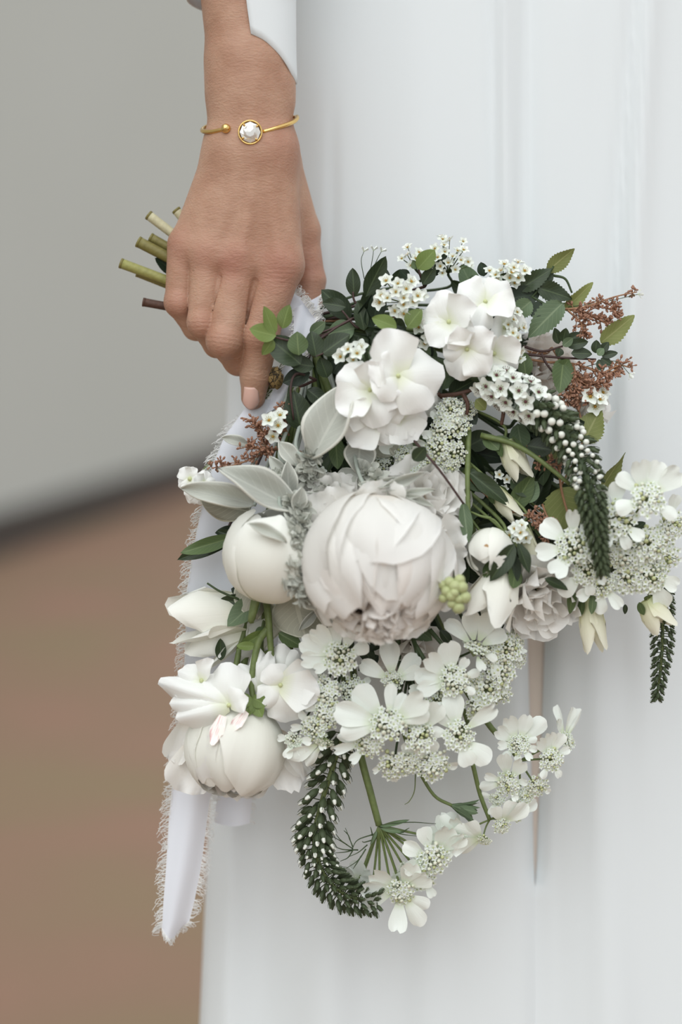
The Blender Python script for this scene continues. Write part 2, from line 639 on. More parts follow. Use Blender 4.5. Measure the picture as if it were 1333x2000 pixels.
def hand_field(P):
    def cn(a, b, r1, r2):
        return cone(P, J(*a), J(*b), r1, r2)
    # forearm and wrist, flat in section
    f = cn((446, -330, -30), (474, 170, -6), 92, 58)
    f = smin(f, cn((500, -330, -30), (500, 170, -6), 92, 58), 60)
    f = smin(f, cn((470, 130, -4), (464, 290, 0), 60, 60), 40)
    f = smin(f, cn((500, 130, -4), (516, 290, 0), 60, 60), 40)
    f = smin(f, cn((548, 165, 8), (548, 195, 8), 20, 20), 30)          # wrist bone
    # back of the hand
    kb = 34
    f = smin(f, cn((452, 300, -10), (378, 470, -22), 52, 42), kb)
    f = smin(f, cn((474, 300, -2), (414, 495, 2), 54, 42), kb)
    f = smin(f, cn((502, 300, 0), (472, 505, 10), 56, 43), kb)
    f = smin(f, cn((524, 300, -2), (546, 515, 4), 55, 47), kb)
    f = smin(f, cn((470, 360, -30), (440, 470, -40), 60, 50), 30)      # palm
    for a, b in (((500, 320, 46), (472, 490, 48)), ((520, 330, 42), (546, 500, 46)), ((478, 320, 44), (416, 480, 36))):
        f = smin(f, cn(a, b, 8, 8), 18)                                # tendons
    # knuckles
    for c, r in (((547, 518, 13), 35), ((470, 508, 20), 30), ((412, 496, 8), 29), ((368, 482, -13), 29)):
        f = smin(f, cn(c, (c[0], c[1] + 4, c[2]), r, r), 30)
    # thumb
    th = cn((548, 330, -40), (592, 450, -74), 44, 34)
    th = smin(th, cn((592, 450, -74), (607, 545, -80), 31, 29), 14)
    th = smin(th, cn((608, 550, -78), (606, 650, -80), 29, 21), 10)
    f = smin(f, th, 22)
    f = smin(f, cn((548, 420, -40), (560, 490, -34), 36, 26), 24)
    # fingers
    def finger(js, rs, kj=9):
        d = None
        for i in range(len(js) - 1):
            e = cn(js[i], js[i + 1], rs[i], rs[i + 1])
            d = e if d is None else smin(d, e, kj)
        j = js[1]
        d = smin(d, cn((j[0], j[1], j[2] + 7), (j[0], j[1] + 3, j[2] + 7), rs[1] * .86, rs[1] * .86), 10)
        return d
    pinky = finger([(364, 482, -20), (350, 590, -18), (382, 640, -54), (414, 652, -92)], [37, 28, 24, 21])
    ring = finger([(410, 500, 0), (396, 630, 12), (424, 672, -38), (452, 662, -92)], [39, 29, 26, 24])
    middle = finger([(470, 510, 8), (438, 664, 26), (466, 704, -32), (492, 690, -88)], [41, 34, 29, 25])
    index = finger([(546, 520, 10), (509, 655, 10), (499, 735, -12), (495, 776, -22)], [45, 35, 29, 24])
    fi = smin(smin(pinky, ring, 2.5), smin(middle, index, 2), 2.5)
    f = smin(f, fi, 10)
    # the clefts between the fingers
    for pts, r in ((((381, 530, 22), (375, 575, 10), (374, 605, 3), (380, 640, -22)), 2.4), (((431, 542, 38), (420, 610, 32), (416, 655, 26), (421, 690, -10)), 2.4),
                   (((498, 550, 38), (481, 615, 26), (473, 665, 15), (471, 716, -14)), 4.5)):
        for i in range(3):
            d = cn(pts[i], pts[i + 1], r, r)
            f = -smin(-f, d, 6)
    # creases over the bent joints
    def wrinkle(c, d, amp, lam, sig, rad):
        c0 = J(*c)
        dv = np.array(d, dtype=np.float32)
        dv /= np.linalg.norm(dv)
        rel = P - c0
        al = rel @ dv
        rr = np.linalg.norm(rel, axis=-1)
        return amp * np.cos(al * 2 * math.pi / lam) * np.exp(-(al / sig) ** 2) * np.exp(-(rr / rad) ** 4)
    f = f + wrinkle((507, 655, 40), (-0.2, -1, 0), 0.5, 8, 18, 42)
    f = f + wrinkle((498, 737, 14), (-0.1, -1, 0), 0.5, 8, 12, 32)
    f = f + wrinkle((436, 664, 52), (-0.15, -1, 0), 0.5, 9, 16, 40)
    f = f + wrinkle((392, 632, 38), (0, -1, 0), 0.4, 8, 14, 34)
    f = f + wrinkle((550, 535, 56), (0, -1, 0), 0.35, 9, 20, 40)
    return f

def fill_field(lo, hi, h, fn):
    n = np.ceil((np.array(hi) - np.array(lo)) / h).astype(int) + 1
    F = np.empty(n, dtype=np.float32)
    yy = np.arange(n[1], dtype=np.float32) * h + lo[1]
    zz = np.arange(n[2], dtype=np.float32) * h + lo[2]
    for i0 in range(0, n[0], 24):
        xx = np.arange(i0, min(i0 + 24, n[0]), dtype=np.float32) * h + lo[0]
        P = np.stack(np.meshgrid(xx, yy, zz, indexing='ij'), -1)
        F[i0:i0 + len(xx)] = fn(P)
    return F

lo, hi = np.array((-365., 170., -150.)), np.array((5., 1390., 120.))
HS = 2.2
V1, Q1 = surface_nets(fill_field(lo, hi, HS, hand_field), lo, HS)

def body_field(P):
    def cn(a, b, r1, r2):
        return cone(P, J(*a), J(*b), r1, r2)
    f = cn((452, -250, -30), (470, -620, -150), 88, 120)                        # elbow
    f = smin(f, cn((470, -620, -150), (620, -1350, -430), 125, 150), 60)        # upper arm
    f = smin(f, cn((660, -1350, -440), (1250, -1350, -440), 150, 150), 120)
    f = smin(f, cn((780, -1150, -440), (830, -500, -440), 170, 150), 160)
    f = smin(f, cn((1120, -1150, -440), (1070, -500, -440), 170, 150), 160)
    f = smin(f, cn((760, 150, -460), (1140, 150, -460), 190, 190), 200)
    f = smin(f, cn((790, 250, -440), (850, 1800, -440), 160, 105), 60)
    f = smin(f, cn((850, 1800, -440), (860, 3200, -480), 105, 66), 40)
    f = smin(f, cn((1090, 250, -420), (1060, 1800, -375), 160, 105), 40)
    f = smin(f, cn((1060, 1800, -375), (1040, 3200, -440), 105, 66), 40)
    f = smin(f, cn((1040, 3300, -440), (1040, 3390, -260), 55, 45), 40)
    f = smin(f, cn((860, 3300, -480), (860, 3390, -300), 55, 45), 40)
    return f

lo2, hi2 = np.array((-330., -2750., -720.)), np.array((900., 2900., 40.))
HB = 18.0
V2, Q2 = surface_nets(fill_field(lo2, hi2, HB, body_field), lo2, HB)

VA = np.concatenate([V1, V2]) * S
QA = np.concatenate([Q1, Q2 + len(V1)])
base = np.array(FR['person'].translation)
me = bpy.data.meshes.new('body')
me.vertices.add(len(VA))
me.vertices.foreach_set('co', (VA - base).astype(np.float32).ravel())
me.loops.add(len(QA) * 4)
me.loops.foreach_set('vertex_index', QA.astype(np.int32).ravel())
me.polygons.add(len(QA))
me.polygons.foreach_set('loop_start', np.arange(len(QA), dtype=np.int32) * 4)
me.update(calc_edges=True)
me.validate()
me.polygons.foreach_set('use_smooth', np.ones(len(me.polygons), dtype=bool))
# how rosy the skin is at each point (knuckles, finger joints, finger tips)
rosy = np.zeros(len(VA))
for c, r, a in (((550, 530, 50), 48, .9), ((455, 515, 55), 40, .9), ((400, 500, 45), 36, .6), ((350, 485, 10), 36, .6), ((436, 668, 50), 34, .45),
                ((392, 636, 40), 30, .5), ((346, 592, 5), 32, .55), ((505, 655, 40), 36, .4), ((548, 280, 40), 46, .45), ((494, 790, -5), 30, .4),
                ((608, 520, -50), 70, .6), ((500, 600, 30), 40, .3)):
    dd = np.linalg.norm(V1 - J(*c)[None].astype(np.float64), axis=1)
    rosy[:len(V1)] = np.maximum(rosy[:len(V1)], a * np.exp(-(dd / r) ** 2))
at = me.attributes.new('rosy', 'FLOAT', 'POINT')
at.data.foreach_set('value', rosy.astype(np.float32))

mt_skin, t, p, out = new_mat('tanned_skin')
an = node(t, 'ShaderNodeAttribute', attribute_name='rosy')
c = mixc(t, ramp(t, noise_fac(t, 48, 5), [(0.35, (0, 0, 0)), (0.65, (1, 1, 1))]), lin((188, 151, 128)), lin((172, 132, 109)))
c = mixc(t, math_(t, 'MULTIPLY', an.outputs['Fac'], 0.62), c, lin((170, 112, 98)))
fr = math_(t, 'GREATER_THAN', noise_fac(t, 420, 1), 0.77)
c = mixc(t, math_(t, 'MULTIPLY', fr, 0.22), c, lin((150, 100, 76)))
t.links.new(c, p.inputs['Base Color'])
p.inputs['Roughness'].default_value = 0.5
p.inputs['Specular IOR Level'].default_value = 0.35
p.inputs['Subsurface Weight'].default_value = 0.25
p.inputs['Subsurface Radius'].default_value = (1.0, 0.35, 0.18)
p.inputs['Subsurface Scale'].default_value = 0.003
hh = math_(t, 'ADD', noise_fac(t, 900, 3, 'Object', (0.45, 1, 1)), math_(t, 'MULTIPLY', noise_fac(t, 320, 3, 'Object', (0.35, 1, 1)), 0.8))
bump(t, p, hh, 0.5, 0.0008)
me.materials.append(mt_skin)
part('body', me, person)

# the one nail in view
mt_nail, t, p, out = new_mat('pale_pink_nail')
p.inputs['Base Color'].default_value = (*lin((222, 182, 168)), 1)
p.inputs['Roughness'].default_value = 0.15
p.inputs['Subsurface Weight'].default_value = 0.1
p.inputs['Subsurface Scale'].default_value = 0.002
def nailfn(u, v):
    a = (v - 0.5) * 2
    x = 0.5 * a * (0.86 + 0.2 * u - 0.25 * max(0, u - .7) ** 1.2 * abs(a))
    r = 1 - 0.26 * a * a * (1.6 * u - 0.6)
    edge = 1 - 0.0 * a
    return (x, (u * r), -0.42 * x * x * 1.9 + 0.06 * math.sin(math.pi * u) - 0.12 * u ** 3)
nail = grid_mesh('fingernail', 10, 10, nailfn, mt_nail)
nail_o = part('fingernail', nail, person, frame(q(491, 757, 12), (-0.04, -1, -0.31), (0, -0.2, 1), 33 * S, 46 * S, 35 * S), 'pale pink nail of the index finger')

nm = nail_o.modifiers.new('thickness', 'SOLIDIFY')
nm.thickness = 0.12
nm.offset = -1

# sleeve: a flared cuff, open on the near left side, from the shoulder to a slanting hem
def sleeve_pt(u, v):
    # v runs round the arm from the front edge, over the right side and the back, to the left side
    a = math.radians(84 - 276 * v)          # 90 = towards the lens
    hem = np.interp(v, [0, .05, .12, .2, .27, .33, .42, .6, .92, 1], [66, 78, 108, 146, 168, 140, 80, 50, 6, -4])
    y = -1250 + (hem + 1250) * (u ** 0.8)
    k = smooth01(-420, 120, y)
    cx = np.interp(y, [-1250, -620, -250, 0, 180], [640, 470, 468, 470, 492])
    cz = np.interp(y, [-1250, -620, -250, 0, 180], [-410, -150, -40, -22, -14])
    rx = np.interp(y, [-1250, -620, -250, 0, 90, 180], [185, 165, 135, 106, 98, 92])
    rz = np.interp(y, [-1250, -620, -250, 0, 180], [185, 160, 125, 98, 80])
    front = math.cos(a) * rx + 3 * math.sin(v * 9 + y * 0.01)
    return q(cx + front, y, cz + rz * math.sin(a) + 2.5 * math.sin(v * 13 - y * 0.012))
mbs = MB()
mbs.sheet(I4, sleeve_pt, 60, 50)
slv = mbs.build('sleeve', M['sleeve'], person, 'white sleeve with an open slanting cuff')
so = slv.modifiers.new('thickness', 'SOLIDIFY')
so.thickness = 0.0009
so.offset = 0

# ---------------------------------------------------------------- bracelet
br = thing('bracelet', 'gold open cuff bracelet with a ball end and a round clear stone on the wrist', 'bracelet', q(487, 250, 0))
def wrist(a, y, ex=6):
    a = math.radians(a)
    return q(488 + math.cos(a) * (87 + ex), y, 2 + math.sin(a) * (60 + ex))
mb = MB()
pts = []
for i in range(33):
    s = i / 32
    a = 74 + s * -(360 - 45)
    y = np.interp(s, [0, .08, .25, .6, .82, .92, 1], [258, 247, 228, 236, 256, 258, 252])
    pts.append(wrist(a, y))
mb.tube(pts, 4.3 * S, 4.3 * S, 60, 8)
mb.build('band', M['gold'], br)
mb = MB()
pb = wrist(119, 251, 9)
mb.ball(pb, 9.5 * S, 0, 10, 14)
mb.build('ball_end', M['gold'], br, 'gold ball end of the band')
pc = q(489, 259, 70)
cup = MB()
mcup = frame(pc, (0, 1, 0.05), (0.02, 0, 1), S, S, S)
prof = [(9, -9), (20, -7), (23.5, -1), (24, 4), (23, 6.5), (21.2, 6), (20, 3), (19, -4), (0.1, -5)]
vs, fs = [], []
for r, z in prof:
    for j in range(32):
        a = 2 * math.pi * j / 32
        vs.append(mcup @ Vector((r * math.cos(a), r * math.sin(a), z)))
for i in range(len(prof) - 1):
    for j in range(32):
        fs.append((i * 32 + j, i * 32 + (j + 1) % 32, (i + 1) * 32 + (j + 1) % 32, (i + 1) * 32 + j))
cup.add(vs, fs)
for a in (40, 130, 220, 310):
    a = math.radians(a)
    cup.ball(mcup @ Vector((18 * math.cos(a), 18 * math.sin(a), 7)), 2.6 * S, 0, 5, 8)
cup_o = cup.build('setting', M['gold'], br)
mt_gem, t, p, out = new_mat('clear_gem')
p.inputs['Base Color'].default_value = (0.95, 0.93, 0.88, 1)
p.inputs['Roughness'].default_value = 0.03
p.inputs['Metallic'].default_value = 0.35
p.inputs['Transmission Weight'].default_value = 0.35
p.inputs['IOR'].default_value = 1.9
gem = MB()
rings = [(0.1, 11, 0), (9, 10.5, 0), (13.5, 8, 22.5), (20, 5, 0), (20, 2, 0), (10, -3, 22.5)]
vs, fs = [], []
for r, z, o in rings:
    for j in range(8):
        a = math.radians(45 * j + o)
        vs.append(mcup @ Vector((r * math.cos(a), r * math.sin(a), z)))
for i in range(len(rings) - 1):
    for j in range(8):
        a, b, c2, d = i * 8 + j, i * 8 + (j + 1) % 8, (i + 1) * 8 + (j + 1) % 8, (i + 1) * 8 + j
        fs += [(a, d, b), (b, d, c2)]
gem.add(vs, fs)
inv = FR[br.name].inverted()
gem.v = [inv @ v for v in gem.v]
part('gemstone', gem.mesh('gemstone', mt_gem, False), cup_o, FR[br.name].copy())

# ---------------------------------------------------------------- frayed ribbon
def edge_at(tab, y):
    return float(np.interp(y, [t[0] for t in tab], [t[1] for t in tab]))

def fray(mb, pts, out_dirs, n, lmin, lmax, rnd, loops=0.25):
    for _ in range(n):
        s = rnd.random() * (len(pts) - 1)
        i = int(s)
        p0 = pts[i].lerp(pts[i + 1], s - i)
        d = out_dirs[i]
        L = rnd.uniform(lmin, lmax) * S
        t = (pts[i + 1] - pts[i]).normalized()
        side = rnd.uniform(-0.8, 0.8)
        zz = Vector((0, 0, rnd.uniform(-0.5, 0.6)))
        if rnd.random() < loops:
            a = p0 + d * L * 0.7 + t * L * 0.3 * side + zz * L * .4
            b = p0 + d * L * 0.9 + t * L * (0.3 * side + 0.45)
            c = p0 + d * L * 0.2 + t * L * (0.3 * side + 0.6)
            pl = [p0 - d * 3 * S, a, b, c]
        else:
            a = p0 + (d * 0.55 + t * side * 0.4 + zz * .3) * L
            b = p0 + (d * (0.95 + 0.2 * side) + t * (side * 1.0 + rnd.uniform(-.3, .3)) + zz * .7) * L
            pl = [p0 - d * 3 * S, p0 + d * L * 0.2, a, b]
        mb.tube(pl, 0.75 * S, 0.5 * S, 5, 3, 0, False)

rib = thing('ribbon', 'long bluish white ribbon with frayed edges tied round the stems and trailing down', 'ribbon', q(560, 640, -40))
LE = [(780, 492), (850, 440), (900, 418), (960, 402), (1020, 388), (1080, 376), (1160, 364), (1260, 362), (1340, 358), (1420, 350), (1520, 338),
      (1600, 330), (1700, 324), (1780, 318), (1836, 316)]
RE = [(780, 560), (850, 560), (960, 548), (1060, 525), (1160, 512), (1260, 495), (1360, 478), (1460, 450), (1560, 410), (1640, 400), (1700, 392),
      (1760, 380), (1800, 370), (1836, 350)]
def tail(u, v):
    y = 780 + 1054 * u
    l, r = edge_at(LE, y), edge_at(RE, y)
    x = l + (r - l) * v
    yy = y - (22 * (2 * v - 1) ** 2 if u > 0.97 else 0) * (u - 0.97) / 0.03
    return q(x, yy, -34 - 26 * u + 9 * math.sin(v * 5.5 + u * 6) + 12 * math.sin(u * 9) - 14 * (v - .3))
mb = MB()
mb.sheet(I4, tail, 90, 14)
mb.build('ribbon_tail', M['ribbon'], rib)
def tail2(u, v):
    y = 1000 + 606 * u
    x = np.interp(u, [0, 1], [500, 418]) + (60 + 10 * math.sin(u * 5)) * v + 20 * u * v
    return q(x, y + 8 * math.sin(v * 3), -80 - 30 * u + 9 * math.sin(v * 5 + u * 4))
mb = MB()
mb.sheet(I4, tail2, 40, 10)
mb.build('ribbon_tail', M['ribbon'], rib)
# the wrap round the grip
def wrap(u, v):
    a = u * 2 * math.pi
    c = q(592, 634, -42).lerp(q(528, 604, -55), v)
    ax = (q(592, 634, -42) - q(528, 604, -55)).normalized()
    e1 = ax.cross(Vector((0, 0, 1))).normalized()
    e2 = e1.cross(ax)
    r = (33 + 7 * v * (1 - v) + 1.5 * math.sin(a * 3)) * S
    return c + (e1 * math.cos(a) * 1.35 + e2 * math.sin(a) * .8) * r
mb = MB()
mb.sheet(I4, wrap, 36, 12)
mb.build('ribbon_wrap', M['ribbon'], rib)
# knot piece running from the wrap to the tail, under the index finger
def knotfn(u, v):
    c = catmull([q(600, 590, -20), q(592, 660, -6), q(560, 740, -26), q(535, 800, -34)], 20)[int(u * 20)]
    w = (60 - 10 * math.sin(u * 3.1)) * S
    return c + Vector((0.85, 0.45, 0)) * (v - 0.5) * w + Vector((0, 0, 1)) * (6 * math.sin(v * 6 + u * 5)) * S
mb = MB()
mb.sheet(I4, knotfn, 20, 10)
mb.build('ribbon_loop', M['ribbon'], rib)
mb = MB()
rr = random.Random(3)
for v, sg in ((0, -1), (1, 1)):
    pl = [tail(0.03 + 0.97 * i / 60, v) for i in range(61)]
    fray(mb, pl, [Vector((sg, -0.25, 0.1)).normalized()] * 61, 620, 6, 22, rr, 0.3)
pl = [tail(1, i / 14) for i in range(15)]
fray(mb, pl, [Vector((0, -1, 0.1))] * 15, 60, 4, 13, rr, 0.1)
for v, sg in ((0, -1), (1, 1)):
    pl = [tail2(i / 30, v) for i in range(31)]
    fray(mb, pl, [Vector((sg, -0.25, 0.2)).normalized()] * 31, 130, 4, 12, rr)
pl = [knotfn(i / 20, 1) for i in range(21)]
fray(mb, pl, [Vector((0.8, 0.5, 0.3)).normalized()] * 21, 160, 5, 18, rr, 0.4)
pl = [knotfn(i / 20, 0) for i in range(21)]
fray(mb, pl, [Vector((-0.8, -0.4, 0.3)).normalized()] * 21, 120, 5, 14, rr, 0.4)
pl = [q(578 + i * 3.2, 566 + i * 4.4, -8) for i in range(15)]
fray(mb, pl, [Vector((0.7, 0.6, 0.4)).normalized()] * 15, 120, 5, 16, rr, 0.6)
fray(mb, [q(474 - i * .3, 664 + i * 3.6, -6) for i in range(11)], [Vector((-.5, .3, .8))] * 11, 60, 4, 12, rr, 0.6)
mb.build('frayed_edge', M['thread'], rib, None, 'stuff')

# tan binding with dark wire beside the fingertip
kn = thing('binding_knot', 'small tan crinkled binding knot wound with dark wire beside the fingertip', 'binding', q(538, 738, 0))
mb = MB()
vs, fs = [], []
rk = random.Random(5)
for i in range(11):
    for j in range(14):
        ph, a = math.pi * i / 10, 2 * math.pi * j / 14
        d = Vector((math.sin(ph) * math.cos(a), math.cos(ph), math.sin(ph) * math.sin(a)))
        k = 1 + 0.3 * noise.noise(d * 3.1) + 0.12 * noise.noise(d * 8)
        vs.append(q(538, 738, -8) + Vector((d.x * 16, d.y * 21, d.z * 16)) * S * k)
for i in range(10):
    for j in range(14):
        fs.append((i * 14 + j, i * 14 + (j + 1) % 14, (i + 1) * 14 + (j + 1) % 14, (i + 1) * 14 + j))
mb.add(vs, fs)
mb.build('binding', M['burlap'], kn)
mb = MB()
for k in range(9):
    d = Vector((rk.gauss(0, 1), rk.gauss(0, 1), rk.gauss(0, 1))).normalized()
    e1 = d.orthogonal().normalized()
    e2 = d.cross(e1)
    pl = []
    for i in range(15):
        a = 2 * math.pi * i / 14
        v = e1 * math.cos(a) + e2 * math.sin(a) + d * rk.uniform(-.2, .2)
        pl.append(q(538, 738, -8) + Vector((v.x * 16.5, v.y * 21.5, v.z * 17)) * S)
    mb.tube(pl, 0.6 * S, None, 24, 3, 0, False)
mb.build('wire', M['blackwire'], kn, 'thin dark wire wound over the binding')

# ================================================================ THE BOUQUET
GRIP = q(596, 622, -44)
BG = 'flowers and foliage of the bridal bouquet'

# ---------------------------------------------------------------- petal and leaf meshes (shared between alike pieces)
def petal_fn(w, base=0.25, tipround=0.3, notch=0.0, cup=0.25, curl=0.0, ruffle=0.0, seed=0.0, dome=0.0, shape=0.8):
    def fn(u, v):
        a = 2 * v - 1
        h = w * (base + (1 - base) * math.sin(min(1, u * 1.08) * math.pi * 0.5) ** shape)
        h *= 1 - 0.35 * max(0, u - 0.72) ** 1.5 * 3
        y = u * (1 - tipround * a * a * u) - notch * math.exp(-(a / 0.28) ** 2) * u ** 6
        x = 0.5 * h * a
        z = cup * 2 * x * x + curl * u * u + dome * math.sin(math.pi * u) * (1 - a * a)
        if ruffle:
            z += ruffle * (u ** 1.5) * noise.noise(Vector((a * 2.2 + seed, u * 2.1, seed * 3.1)))
            z += ruffle * 0.5 * u ** 3 * math.sin(a * 6 + seed * 9)
            y += ruffle * 0.25 * u ** 4 * noise.noise(Vector((a * 4 + seed, 7.7, seed)))
        return (x, y, z)
    return fn

PET = {}
def protos(key, n, mat, nu=7, nv=6, **kw):
    PET[key] = [grid_mesh('petal_' + key, nu, nv, petal_fn(seed=1.37 * i + 0.3, **{k: (v[i % len(v)] if isinstance(v, list) else v) for k, v in kw.items()}), mat)
                for i in range(n)]

protos('round', 4, M['white'], 9, 8, w=1.15, base=0.3, tipround=0.34, cup=[0.25, -0.2, 0.4, -0.35], curl=[-0.1, -0.2, 0.15, -0.25], ruffle=0.22, dome=0.1)
protos('lace', 4, M['lace'], 7, 6, w=0.72, base=0.16, tipround=0.16, notch=[0.1, 0.0, 0.14, 0.05], cup=[0.3, -0.3, 0.15, 0.5], curl=[0.1, -0.15, 0.2, -0.25], ruffle=0.1, shape=1.0)
protos('ruffle', 5, M['blush'], 10, 9, w=0.95, base=0.35, tipround=0.2, notch=[0.1, 0.0, 0.16, 0.05, 0.12], cup=[0.5, 0.3, 0.8, 0.4, 0.6], curl=[0.2, 0.1, 0.35, -0.2, 0.1], ruffle=0.34)
protos('ruffle_pink', 4, M['pinkish'], 10, 9, w=0.85, base=0.35, tipround=0.2, notch=[0.1, 0.0, 0.16, 0.05], cup=[0.5, 0.3, 0.8, 0.4], curl=[0.2, 0.1, 0.35, -0.1], ruffle=0.36)
protos('bell', 3, M['cream'], 9, 6, w=0.5, base=0.5, tipround=0.55, cup=-0.9, curl=[-0.05, 0.08, 0.0], ruffle=0.06, dome=0.05, shape=0.6)
protos('bell_white', 3, M['ivory'], 9, 6, w=0.62, base=0.5, tipround=0.5, cup=-0.8, curl=[-0.05, 0.1, 0.02], ruffle=0.1, dome=0.06, shape=0.6)

def leaf_fn(w, ap=0.85, bp=0.85, foldz=0.25, curl=0.0, twist=0.0, ser=0.0, nser=9, wave=0.0, seed=0.0):
    def fn(u, v):
        a = 2 * v - 1
        h = w * 0.5 * math.sin(math.pi * min(1, max(0, u)) ** ap) ** bp if 0 < u < 1 else 0.0
        e = 1 + (ser * ((u * nser) % 1.0 - 0.35) if abs(a) > 0.98 else 0)
        x = h * a * e
        z = foldz * abs(x) + curl * u * u + wave * math.sin(u * 9 + seed + a) * abs(a)
        c, s = math.cos(twist * (u - .3)), math.sin(twist * (u - .3))
        return (x * c - z * s * .4, u, x * s + z)
    return fn

LEAF = {}
def leaf_proto(key, mat, n=3, w=0.6, ser=0.0, nu=10, **kw):
    LEAF[key] = [grid_mesh('leaf_' + key, nu, 6, leaf_fn(w, ser=ser, seed=i * 2.1, curl=(-0.15, 0.12, -0.05)[i % 3], twist=(0.25, -0.3, 0.1)[i % 3], **kw), mat) for i in range(n)]
for k in ('dark', 'deep', 'mid', 'light', 'olive', 'greygreen'):
    leaf_proto(k, M[k], wave=0.02, ap=0.9, bp=0.7)
for k in ('olive', 'greygreen', 'dark', 'mid'):
    leaf_proto(k + '_toothed', M[k], n=3, ser=0.22, nu=36, nser=12, wave=0.03, ap=0.72, bp=0.8)
leaf_proto('silver', M['silver'], nu=16, foldz=0.7, wave=0.05, ap=0.95, bp=0.75)
leaf_proto('silverunder', M['silverunder'], nu=16, foldz=-0.5, wave=0.05, ap=0.95, bp=0.75)

def leaf(root, key, x0, y0, x1, y1, w, z0, z1=None, roll=0.0, i=None, name='leaf'):
    z1 = z0 if z1 is None else z1
    a, b = q(x0, y0, z0), q(x1, y1, z1)
    d = b - a
    m = frame(a, d, Vector((math.sin(roll), 0.15 * math.cos(roll * 2), math.cos(roll))), w * S / 0.6, d.length, d.length)
    i = RND.randrange(3) if i is None else i
    return part(name, LEAF[key][i % len(LEAF[key])], root, m)

def stem(root, pts, r0, r1=None, mat='stem', n=14, name='stem', label=None):
    return MB().tube(pts, r0 * S, (r1 if r1 is not None else r0) * S, n, 6).build(name, M[mat], root, label)

def to_grip(root, p, d, r=4, mat='stem', end=None):
    """a stem that runs from the flower back to the hand (and past it when end is given)"""
    j = Vector((RND.uniform(-14, 14), RND.uniform(-12, 12), RND.uniform(-8, 8))) * S
    d = Vector(d).normalized()
    mid = p.lerp(GRIP, 0.5)
    mid.z = min(mid.z, p.z) * 0.45 - 30 * S
    pts = [p, p - d * 45 * S, mid, GRIP + j]
    if end is not None:
        pts += [GRIP.lerp(end, 0.5) + Vector((0, 0, -0.004)), end]
    return stem(root, pts, r, r, mat, 24)

def whorl(root, c, nrm, pets, key, name='petal', scale=1.0, base_r=0.0, parent=None):
    """petals round a centre: (angle in degrees, length px, width px, lift in degrees)"""
    n = Vector(nrm).normalized()
    for k, e in enumerate(pets):
        ang, L, wd = e[:3]
        wd *= 0.86 if key == 'lace' else 1
        lift = math.radians(e[3] if len(e) > 3 else 12)
        a = math.radians(ang)
        d = Vector((math.cos(a), math.sin(a), 0))
        d = (d - n * d.dot(n)).normalized()
        y = d * math.cos(lift) + n * math.sin(lift)
        z = n * math.cos(lift) - d * math.sin(lift)
        pm = PET[key][RND.randrange(len(PET[key]))]
        w0 = {'round': 1.15, 'lace': 0.72, 'ruffle': 0.95, 'ruffle_pink': .85, 'bell': .5, 'bell_white': .62}[key]
        m = frame(c + d * base_r * S + n * (k % 3) * 0.8 * S, y, z, wd * S / w0, L * S, L * S)
        part(name, pm, parent or root, m)

# ---------------------------------------------------------------- peonies
def shell_petal(name, mat, seed, half=0.75, ph0=0.12, ph1=2.3, flare=0.0, rough=0.05, notch=0.1):
    def fn(u, v):
        a = 2 * v - 1
        wv = half * (0.3 + 0.7 * math.sin(min(1, u * 1.15) * math.pi / 2)) * (1 - 0.35 * max(0, u - .75) * 4 * 0.5)
        tip = ph1 * (1 - 0.34 * a * a) - notch * math.exp(-(a / .3) ** 2) * u ** 5 + 0.10 * u ** 3 * noise.noise(Vector((a * 2.4, seed, u)))
        ph = ph0 + (tip - ph0) * u
        th = a * wv / max(0.35, math.sin(min(ph, 2.2)))
        th = max(-1.5, min(1.5, th))
        r = 1 + flare * u ** 4 + rough * u * noise.noise(Vector((a * 2 + seed, u * 2.5, seed * 2.3))) + 0.03 * u * math.sin(a * 7 + seed)
        r -= 0.02 * (1 - abs(a))
        return (r * math.sin(ph) * math.cos(th), r * math.sin(ph) * math.sin(th), -r * math.cos(ph))
    return grid_mesh(name, 12, 12, fn, mat)

SHELL = {
    'outer': [shell_petal('petal_outer', M['blush'], 3.1 * i + .5, 0.95, .12, 2.2 + .16 * i, 0.02, .12, .16) for i in range(4)],
    'middle': [shell_petal('petal_middle', M['blush'], 2.3 * i + 7, 0.72, .3, 2.55 + .1 * i, 0.0, .12, .18) for i in range(4)],
    'pink': [shell_petal('petal_inner', M['pinkish'], 1.9 * i + 17, 0.5, .5, 2.45 + .08 * i, 0.06, .2, .25) for i in range(4)],
    'heart': [shell_petal('petal_heart', M['pinkish'], 1.3 * i + 41, 0.6, .6, 2.75 + .12 * i, 0.02, .26, .3) for i in range(4)],
    'white': [shell_petal('petal_white', M['ivory'], 2.9 * i + 27, 1.0, .1, 2.6 + .12 * i, -0.02, .05, .06) for i in range(4)],
}

def rot_to(c, axis, R, spin=0.0, squash=1.0):
    ax = Vector(axis).normalized()
    x = ax.orthogonal().normalized()
    m = frame(c, ax.cross(x), ax, 1, 1, 1)
    return m @ Matrix.Rotation(spin, 4, 'Z') @ Matrix.Diagonal((R, R, R * squash, 1))

